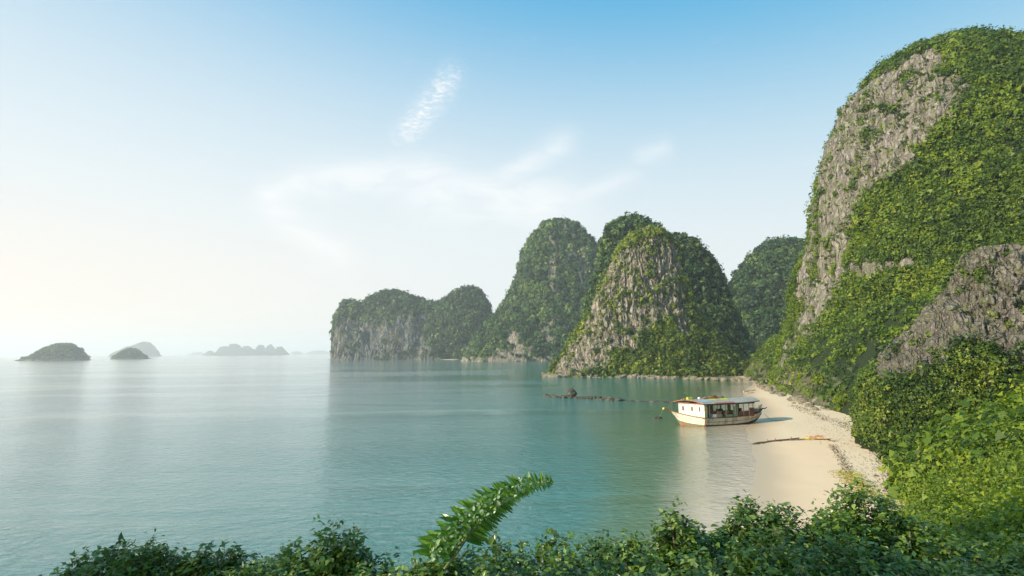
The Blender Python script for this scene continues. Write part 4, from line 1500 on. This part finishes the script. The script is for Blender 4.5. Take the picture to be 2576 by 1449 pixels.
# cargo on the gallery floor
item('crate', tray(.75, .6, .62), M_WHITE, onboat(1.95, .45, 1.38), 'white crate on the boat deck nearest the corner post', 'crate')
item('crate', tray(.9, .7, .6), M_IN, onboat(2.95, .5, 1.38), 'pale green crate beside the white one on the boat deck', 'crate')
item('crate', tray(1.0, .5, .35), M_PINK, onboat(3.2, .9, 2.0), 'reddish box lying on the pale green crate', 'box')
item('crate', tray(1.5, .6, .42), M_IN, onboat(4.85, .45, 1.38), 'long pale green crate in the middle of the boat deck', 'crate')
item('clothes_heap', MB().tube([(-.5, 0, .1), (-.2, 0, .45), (.3, .1, .55), (.6, 0, .15)], [.2, .42, .45, .2], 9), plain('rust_cloth', (0.42, 0.15, 0.03), 0.9, 0.5, 5, 0.4), onboat(4.9, 1.2, 1.5), 'rust orange heap of cloth under the boat roof', 'cloth', smooth=True)

# mooring line from the bow with a float, and a trailing stern line
pa = BM @ (front_pt(4, 1.0) + Vector((-1.1, .3, 0.3)))
pb = gp(1654, 1052)
pts = [pa.lerp(pb, k / 10) + Vector((0, 0, -0.35 * math.sin(math.pi * k / 10))) for k in range(11)]
pts = [Vector((q.x, q.y, max(q.z, 0.03))) for q in pts]
tag(MB().tube(pts, 0.035, 5).build('mooring_line', M_ROPE), 'taut pale mooring line running from the bow into the water', 'rope')
tag(MB().tube([pb + Vector((-.9, 0, .02)), pb + Vector((-.3, 0, .10)), pb + Vector((.5, .05, .10)), pb + Vector((1.0, 0, .02))], [.06, .22, .22, .06], 8).build('float_log', M_DARKW, smooth=True), 'dark float at the water end of the bow line', 'float')
ps = onboat(13.2, 2.0, 1.3)
pe = gp(1995, 1050, 0.8)
pts = []
for k in range(9):
    q = ps.lerp(pe, k / 8)
    q.z = max(ps.z * (1 - k / 2.5), bz(q.x, q.y) + 0.05)
    q.y += 0.4 * math.sin(k)
    pts.append(q)
tag(MB().tube(pts, 0.04, 5).build('stern_line', M_ROPE), 'brown line lying on the sand behind the stern', 'rope')

#==SECTION beach debris
M_DRIFT = plain('driftwood', (0.14, 0.10, 0.065), 0.9, 0.5, 8, 0.4)
M_DRIFTL = plain('pale_driftwood', (0.55, 0.36, 0.2), 0.8, 0.4, 6, 0.3)
M_WEED = plain('seaweed', (0.05, 0.05, 0.022), 0.8, 0.5, 8, 0.4)


def on_beach(px, py, up=0.0):
    q = gp(px, py, 0.4)
    for _ in range(3):
        q = gp(px, py, bz(q.x, q.y))
    return Vector((q.x, q.y, bz(q.x, q.y) + up))


def log(p0, p1, r, mat, label, cat='driftwood', wob=0.25, name='driftwood'):
    a, b = on_beach(*p0, r * .5), on_beach(*p1, r * .5)
    n = 8
    pts = []
    for k in range(n + 1):
        q = a.lerp(b, k / n)
        q += Vector((random.uniform(-1, 1), random.uniform(-1, 1), 0)) * wob * r * 2
        q.z = bz(q.x, q.y) + r * 0.45
        pts.append(q)
    mb = MB().tube(pts, [r * (1 - 0.5 * k / n) for k in range(n + 1)], 7)
    d = (b - a).normalized()
    s = Vector((-d.y, d.x, 0))
    for k in (2, 4, 6):
        c = pts[k]
        sg = random.choice((-1, 1))
        mb.tube([c, c + d * .35 + s * sg * .3 + Vector((0, 0, .12)), c + d * .6 + s * sg * .75 + Vector((0, 0, .2))], [r * .45, r * .3, r * .12], 5)
    return tag(mb.build(name, mat, smooth=True), label, cat)


log((1898, 1117), (1960, 1109), 0.16, M_DRIFT, 'dark twisted branch at the water end of the debris line')
log((1930, 1112), (2010, 1103), 0.13, M_DRIFT, 'dark branch crossing above the debris line')
log((1985, 1108), (2065, 1106), 0.11, M_DRIFT, 'thin straight pole in the debris line')
log((2040, 1107), (2084, 1105), 0.13, M_DRIFTL, 'orange brown driftwood at the inland end of the debris line')
log((2070, 1104), (2100, 1112), 0.10, M_DRIFT, 'short dark stick at the corner of the debris line')
log((1870, 986), (1900, 982), 0.22, M_DRIFTL, 'bleached log on the sand flat behind the boat')
log((1878, 990), (1898, 988), 0.18, M_DRIFTL, 'second bleached log lying before the first on the sand flat')


def tatter(px, py, w_, h_, mat, label, name='torn_net', cat='net', seed=0):
    r_ = random.Random(seed)
    c = on_beach(px, py)
    n = 12
    mb = MB()
    V = []
    for i in range(n + 1):
        for k in range(5):
            x = (i / n - .5) * w_
            y = (k / 4 - .5) * h_ * (0.4 + 0.6 * math.sin(math.pi * i / n)) + 0.15 * math.sin(i * 1.3)
            q = Vector((c.x + x, c.y + y, 0))
            q.z = bz(q.x, q.y) + 0.03 + 0.12 * r_.random() * (0 < k < 4)
            V.append(q)
    Fs = []
    for i in range(n):
        for k in range(4):
            a = i * 5 + k
            Fs.append((a, a + 5, a + 6, a + 1))
    mb.add(V, Fs)
    for _ in range(7):
        i = r_.randrange(len(V) - 1)
        mb.tube([V[i], V[i] + Vector((r_.uniform(-.8, .8), r_.uniform(-.5, .5), .1)), V[i] + Vector((r_.uniform(-1.4, 1.4), r_.uniform(-.7, .7), 0.02))], [.05, .04, .02], 5)
    return tag(mb.build(name, mat), label, cat)


M_CORAL = plain('coral_net', (0.58, 0.24, 0.16), 0.8, 0.4, 6, 0.3, dirt=(0.45, 0.30, 0.16))
tatter(2055, 1099, 1.7, 0.9, M_CORAL, 'crumpled coral red net on the sand above the debris line', seed=3)
tatter(2040, 1105, 1.6, 0.5, M_YEL, 'yellow cloth strip beside the coral red net', 'cloth_strip', 'cloth', seed=4)


def weed_line(pts, n, spreadm, size, label, mat, name='seaweed', up=0.02, density_label=None):
    """wrack: many small scraps lying on the sand"""
    w = []
    ws = [on_beach(*q) for q in pts]
    L = [0]
    for a, b in zip(ws, ws[1:]):
        L.append(L[-1] + (b - a).length)
    s = np.sort(rng.random(n)) * L[-1]
    wx = np.interp(s, L, [q.x for q in ws]) + rng.normal(0, spreadm, n)
    wy = np.interp(s, L, [q.y for q in ws]) + rng.normal(0, spreadm, n)
    z = beach_z(np.c_[wx, wy]) + up + rng.random(n) * 0.06
    P = np.c_[wx, wy, z]
    V, F, T = leaf_cloud(P, np.tile([0, 0, 1.0], (n, 1)), size * np.exp(rng.normal(0, 0.4, n)), rng.random(n), 0.5, 0.3, 0.45)
    o = link(name, np_mesh(name, V, F, False, {'tint': T}), mat)
    return tag(o, label, 'debris', kind='stuff')


M_WRACK = leaf_mat('wrack', [(0.04, 0.035, 0.02), (0.09, 0.075, 0.04), (0.18, 0.14, 0.08)], 0.0, 0.9)
M_CREEP = leaf_mat('creeper', [(0.08, 0.12, 0.02), (0.25, 0.30, 0.03), (0.50, 0.45, 0.06), (0.52, 0.30, 0.2)], 0.3, 0.6)
weed_line([(1893, 1118), (1940, 1111), (2010, 1106), (2085, 1106)], 900, 0.16, 0.16, 'line of dark wrack across the beach', M_WRACK)
weed_line([(2094, 1120), (2115, 1150), (2135, 1185)], 700, 0.30, 0.13, 'dark damp wrack trail running down the beach', M_WRACK)
weed_line([(2128, 1185), (2150, 1210), (2180, 1235), (2205, 1262)], 1100, 0.65, 0.20, 'yellow and pink creeper leaves scattered on the lower beach', M_CREEP, 'creeping_plants', 0.05)
weed_line([(2060, 1050), (2105, 1085), (2150, 1130), (2200, 1200), (2225, 1250)], 900, 1.6, 0.12, 'leaf litter scattered over the upper beach', M_WRACK)
weed_line([(2000, 1020), (2060, 1046), (2120, 1068), (2180, 1095), (2232, 1165), (2238, 1240)], 2200, 0.8, 0.16, 'dry twigs and litter along the edge of the bushes', M_WRACK)

#==SECTION foreground bushes


def leaf_verts(n_tri=4):
    v = np.array([[0, 0, 0], [0.38, 0.27, 0.06], [0.38, -0.27, 0.06], [0.45, 0, -0.02], [1.0, 0, -0.10], [0.72, 0.17, 0.0], [0.72, -0.17, 0.0]], float)
    v = v[:5]
    f = np.array([[0, 3, 1], [0, 2, 3], [3, 4, 1], [3, 2, 4]])
    return v, f


LV, LF = leaf_verts()


def near_leaves(P, D, size, tint):
    """P attach points, D pointing directions; returns big mesh arrays plus frames"""
    n = len(P)
    x = D + rng.normal(0, 0.35, (n, 3))
    x[:, 2] = x[:, 2] * 0.45 - 0.25
    x /= np.linalg.norm(x, axis=1, keepdims=True)
    up = np.array([0, 0, 1.0]) + rng.normal(0, 0.40, (n, 3))
    z = up - x * np.sum(up * x, 1, keepdims=True)
    z /= np.linalg.norm(z, axis=1, keepdims=True)
    y = np.cross(z, x)
    return x, y, z


LEAFMESH = []
for k in range(3):
    v = LV.copy()
    v[:, 1] *= (1.0, 0.8, 1.2)[k]
    v[:, 2] *= (1.0, 1.8, 0.5)[k]
    me = np_mesh('leaf', v, LF, True)
    me.materials.append(M_LEAF_OBJ)
    LEAFMESH.append(me)


def shrub(label, domes, Y, n_twig, per, size, name='shrub', bias=0.0, single=70, stems=True, group=None):
    n_twig = int(n_twig * 1.15)
    """domes: (px, py of the top, half width m, height m, depth offset)"""
    base = None
    allP, allD, allT = [], [], []
    tops = []
    for (px, py, hw, h, dy) in domes:
        top = at(px, py + 3, Y + dy)
        c = top - Vector((0, 0, h))
        tops.append((top, c, hw, h))
        nt = int(n_twig)
        d = rng.normal(0, 1, (nt, 3))
        d[:, 2] = np.abs(d[:, 2]) * 0.9 - 0.15
        d[:, 1] -= 0.25
        d /= np.linalg.norm(d, axis=1, keepdims=True)
        rr = 1 - 0.35 * rng.random(nt) ** 2
        lump = 1 + 0.16 * fbm(d * 2.2 + px, 2, 7)
        tip = np.array(c) + d * np.array([hw, hw * 0.8, h]) * (rr * lump)[:, None]
        k = np.repeat(np.arange(nt), per)
        tt = rng.random(len(k))
        inward = -d[k] * np.array([hw, hw * .8, h]) * 0.33
        P = tip[k] + inward * (tt ** 1.3)[:, None] + np.clip(rng.normal(0, size * 0.6, (len(k), 3)), -size, size)
        D = d[k] * 0.7 + rng.normal(0, 0.6, (len(k), 3))
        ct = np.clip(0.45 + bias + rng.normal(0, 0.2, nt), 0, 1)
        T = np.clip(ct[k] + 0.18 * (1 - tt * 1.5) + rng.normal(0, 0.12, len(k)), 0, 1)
        allP.append(P)
        allD.append(D)
        allT.append(T)
    P, D, T = np.concatenate(allP), np.concatenate(allD), np.concatenate(allT)
    S = size * np.exp(rng.normal(0, 0.22, len(P)))
    x, y, z = near_leaves(P, D, S, T)
    bx_, by_ = tops[0][1].x, tops[0][1].y
    root = empty(name, (bx_, by_, hz(bx_, by_)))
    tag(root, label, 'shrub', group)
    # leaves that show largest: nearest to the lens and outermost
    dcam = np.linalg.norm(P - CAMP, axis=1)
    score = S / dcam
    prj = np.stack([P[:, 0] / P[:, 1]], 0)
    vis = (np.abs(prj[0]) < 0.98) & ((P[:, 2] - CAM_H) / P[:, 1] > -0.42)
    order = np.argsort(-(score * vis + T * 0.002))
    singles = order[:single]
    mask = np.ones(len(P), bool)
    mask[singles] = False
    n = mask.sum()
    R = np.stack([x[mask], y[mask], z[mask]], 1)          # n,3,3
    V = (LV[None] @ R) * S[mask][:, None, None] + P[mask][:, None]
    V = V.reshape(-1, 3) - np.array(root.location)
    F = (np.arange(n)[:, None, None] * len(LV) + LF[None]).reshape(-1, 3)
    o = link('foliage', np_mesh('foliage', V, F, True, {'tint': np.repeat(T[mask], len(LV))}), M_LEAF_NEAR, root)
    o['kind'] = 'stuff'
    for i in singles:
        lo = link('leaf', LEAFMESH[int(i) % 3], None, root)
        mt = Matrix(np.stack([x[i], y[i], z[i]], 1).tolist()).to_4x4() @ Matrix.Scale(float(S[i]), 4)
        mt.translation = Vector(P[i] - np.array(root.location))
        lo.matrix_local = mt
    if stems:
        for (top, c, hw, h) in tops:
            for k in range(5):
                a = math.radians(72 * k + 20)
                e1 = c + Vector((math.cos(a) * hw * .55, math.sin(a) * hw * .45, h * 0.55))
                g0 = Vector((c.x + math.cos(a) * .05, c.y + math.sin(a) * .05, hz(c.x, c.y) - .1))
                md = (g0 + e1) / 2 + Vector((math.cos(a) * hw * .12, 0, .1))
                loc = Vector(root.location)
                MB().tube([g0 - loc, md - loc, e1 - loc], [.03, .02, .008], 6).build('branch', M_BARK, root, True)
    return root


SH_LS = 0.050
shrub('leftmost shrub whose rounded top stands against the open water', [(335, 1338, .42, .45, 0), (260, 1380, .40, .35, .1), (400, 1358, .30, .4, -.1), (185, 1422, .38, .3, .1)], 4.6, 85, 24, SH_LS)
shrub('low round shrub second from the left, between the leftmost one and the pointed one', [(545, 1364, .30, .40, 0), (600, 1378, .26, .38, .1), (505, 1380, .22, .38, .0)], 4.5, 70, 22, SH_LS)
shrub('pointed shrub left of the arching frond', [(840, 1304, .27, .50, 0), (880, 1335, .33, .45, .05), (760, 1365, .34, .36, .0), (930, 1385, .38, .4, .05), (700, 1396, .3, .3, 0)], 4.4, 75, 24, SH_LS)
shrub('bushy growth around the foot of the arching frond', [(1090, 1340, .26, .45, -.1), (1060, 1395, .36, .4, 0), (1150, 1385, .32, .35, 0)], 4.0, 60, 22, SH_LS, bias=0.05)
shrub('flat topped hedge right of the arching frond in the middle of the near bushes', [(1240, 1352, .40, .5, .1), (1370, 1340, .45, .5, .1), (1500, 1335, .45, .5, .1), (1600, 1328, .40, .5, .1)], 4.6, 90, 24, SH_LS, bias=-0.05, single=110)
shrub('bush with a ragged tip before the wet sand, right of the flat hedge', [(1702, 1264, .20, .5, 0), (1740, 1288, .36, .5, .1), (1660, 1310, .33, .5, 0), (1800, 1318, .35, .5, .1)], 4.7, 70, 24, SH_LS)
shrub('bush overlapping the pink tidal sand at its left end', [(1900, 1242, .34, .5, .2), (1980, 1262, .40, .5, .1), (1870, 1290, .36, .5, 0), (2060, 1275, .36, .5, .1)], 5.0, 75, 24, SH_LS + .004, bias=0.02)
shrub('tallest bush of the near row below the yellow creepers', [(2152, 1212, .42, .6, .2), (2210, 1250, .48, .6, .1), (2100, 1262, .38, .5, 0), (2280, 1290, .48, .5, .1)], 5.4, 85, 25, SH_LS + .006, bias=0.10)
shrub('sprawling bush at the lower right where the near row meets the slope', [(2360, 1310, .55, .6, .2), (2460, 1330, .55, .6, .2), (2560, 1350, .6, .6, .1), (2640, 1340, .6, .6, 0)], 5.2, 90, 25, SH_LS + .006, bias=0.03)
# lower rows that fill the bottom of the view
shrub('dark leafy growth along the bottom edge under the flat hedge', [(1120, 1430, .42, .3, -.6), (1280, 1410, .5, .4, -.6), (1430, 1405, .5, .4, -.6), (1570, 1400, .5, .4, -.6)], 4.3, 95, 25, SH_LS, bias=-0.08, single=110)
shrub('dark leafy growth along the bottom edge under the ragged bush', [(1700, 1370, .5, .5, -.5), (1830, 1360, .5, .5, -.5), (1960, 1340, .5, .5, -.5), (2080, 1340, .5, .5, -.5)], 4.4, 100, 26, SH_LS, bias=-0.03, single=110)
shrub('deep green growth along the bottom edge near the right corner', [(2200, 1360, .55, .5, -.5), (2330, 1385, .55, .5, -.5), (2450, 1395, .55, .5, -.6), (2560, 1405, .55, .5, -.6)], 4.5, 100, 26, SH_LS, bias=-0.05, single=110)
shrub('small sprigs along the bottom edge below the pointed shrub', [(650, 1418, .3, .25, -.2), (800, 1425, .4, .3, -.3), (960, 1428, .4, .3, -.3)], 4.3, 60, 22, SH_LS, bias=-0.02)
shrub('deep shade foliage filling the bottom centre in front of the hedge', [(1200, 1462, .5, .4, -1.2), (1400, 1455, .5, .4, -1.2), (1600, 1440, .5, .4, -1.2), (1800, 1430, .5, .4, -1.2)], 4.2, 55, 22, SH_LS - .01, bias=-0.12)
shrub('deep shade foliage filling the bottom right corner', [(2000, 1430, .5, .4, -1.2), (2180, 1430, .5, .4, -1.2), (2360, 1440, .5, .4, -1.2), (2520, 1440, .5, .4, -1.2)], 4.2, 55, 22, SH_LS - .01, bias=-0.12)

# arching frond
FY = 3.3
rach = [(1118, 1432), (1150, 1388), (1188, 1335), (1232, 1292), (1280, 1250), (1335, 1222), (1388, 1214)]
w = [at(px, py, FY + 0.06 * i) for i, (px, py) in enumerate(rach)]
root = empty('arching_frond', tuple(w[0]))
tag(root, 'long arching leafy branch rising from the bushes over the turquoise water', 'branch')
w = [q - w[0] for q in w]


def catmull(p, n):
    out = []
    for i in range(len(p) - 1):
        p0, p1, p2, p3 = p[max(i - 1, 0)], p[i], p[i + 1], p[min(i + 2, len(p) - 1)]
        for k in range(n):
            t_ = k / n
            out.append(0.5 * ((2 * p1) + (p2 - p0) * t_ + (2 * p0 - 5 * p1 + 4 * p2 - p3) * t_ ** 2 + (-p0 + 3 * p1 - 3 * p2 + p3) * t_ ** 3))
    out.append(p[-1])
    return out


cv = catmull(w, 13)
MB().tube(cv, [0.011 * (1 - 0.8 * i / len(cv)) for i in range(len(cv))], 7).build('stem', plain('green_stem', (0.16, 0.17, 0.06), 0.6, 0.4, 30, 0.1), root, True)
M_PALE = leaf_mat('pale_leaf', [(0.20, 0.32, 0.12), (0.34, 0.44, 0.26), (0.40, 0.48, 0.32)], 0.2, 0.5, objrand=True, spec=0.3)
M_FROND = leaf_mat('frond_leaf', [(0.05, 0.14, 0.016), (0.10, 0.23, 0.025), (0.18, 0.33, 0.035)], 0.4, 0.3, objrand=True, spec=0.5)


def pinna(L, Wd, nseg, toothed=True, mat=None):
    """leaflet with a folded midrib, toothed edge and drooping tip, growing along +x"""
    V, F = [], []
    for i in range(nseg + 1):
        t_ = i / nseg
        wdt = Wd * (math.sin(math.pi * (0.06 + 0.94 * t_)) ** 0.7) * (1 - 0.35 * t_)
        if toothed and i % 2:
            wdt *= 0.66
        z = -0.25 * L * t_ * t_
        V += [(L * t_, 0, z - 0.1 * Wd), (L * (t_ + 0.02), wdt, z + 0.25 * wdt), (L * (t_ + 0.02), -wdt, z + 0.25 * wdt)]
    for i in range(nseg):
        a = i * 3
        F += [(a, a + 3, a + 4), (a, a + 4, a + 1), (a, a + 2, a + 5), (a, a + 5, a + 3)]
    me = bpy.data.meshes.new('leaflet')
    me.from_pydata(V, [], F)
    me.materials.append(mat or M_FROND)
    return me


P_UP = [pinna(1, .12, 12), pinna(1, .15, 10), pinna(1, .10, 14)]
P_ROUND = [pinna(1, .42, 6, False), pinna(1, .36, 6, False), pinna(1, .40, 6, False, M_PALE)]


def set_leaf(me, p, d, upv, s, name='leaflet'):
    o = link(name, me, None, root)
    x = d.normalized()
    z = (upv - x * upv.dot(x)).normalized()
    y = z.cross(x)
    mt = Matrix((x, y, z)).transposed().to_4x4() @ Matrix.Scale(s, 4)
    mt.translation = p
    o.matrix_local = mt
    return o


nC = len(cv)
for i in range(9, nC):
    t_ = i / (nC - 1)
    tan = (cv[min(i + 1, nC - 1)] - cv[i - 1]).normalized()
    left = Vector((-tan.z, 0, tan.x))            # up-left of the stem as seen from the terrace
    Lup = (0.255 * (1 - t_) ** 0.9 + 0.055) * (0.75 + 0.25 * min(1, (i - 5) / 8))
    d = left * 0.80 - tan * 0.25 + Vector((random.uniform(-.15, .15), random.uniform(-.5, .5), random.uniform(-.1, .1)))
    set_leaf(random.choice(P_UP), cv[i], d, Vector((0, -0.75, 0.65 + random.uniform(-.3, .3))), Lup * random.uniform(.85, 1.1))
    # round leaves sitting on the upper side
    for q in range(7 if t_ < .9 else 3):
        f = random.uniform(0.12, 0.9)
        b_ = cv[i] + left * Lup * f * 0.75 - tan * Lup * f * .22 + Vector((0, -0.03 - 0.02 * q, 0.0))
        dd = left * random.uniform(-.2, 1) + tan * random.uniform(-1, .6) + Vector((0, random.uniform(-.6, .1), random.uniform(-.2, .3)))
        set_leaf(random.choice(P_ROUND), b_, dd, Vector((random.uniform(-.4, .4), -0.7, 0.8)), random.uniform(.020, .036) * (1.15 - .4 * t_), 'leaf')
    # narrow leaflets below
    Ld = 0.13 * (1 - t_) ** 0.55 + 0.02
    d = -left * 0.8 + tan * 0.45 + Vector((0, random.uniform(-.3, .3), -0.1))
    if t_ > 0.25:
        set_leaf(random.choice(P_UP), cv[i], d, Vector((0, -0.8, 0.5)), Ld * random.uniform(.85, 1.1))

#==SECTION haze
mt, t, out = new_mat('sea_haze')
pv = t.node('ShaderNodeVolumePrincipled')
pv.inputs['Color'].default_value = (0.965, 0.985, 1.0, 1)
pv.inputs['Density'].default_value = 0.00018
pv.inputs['Anisotropy'].default_value = 0.2
t.link(pv.outputs[0], out.inputs['Volume'])
x0, x1, y0, y1, z0, z1 = -15500, 15500, -15500, 15500, -8.2, 260
hb = MB().box(((x0 + x1) / 2, (y0 + y1) / 2, (z0 + z1) / 2), (x1 - x0, y1 - y0, z1 - z0))
tag(hb.build('haze', mt), 'pale sea haze', kind='stuff')
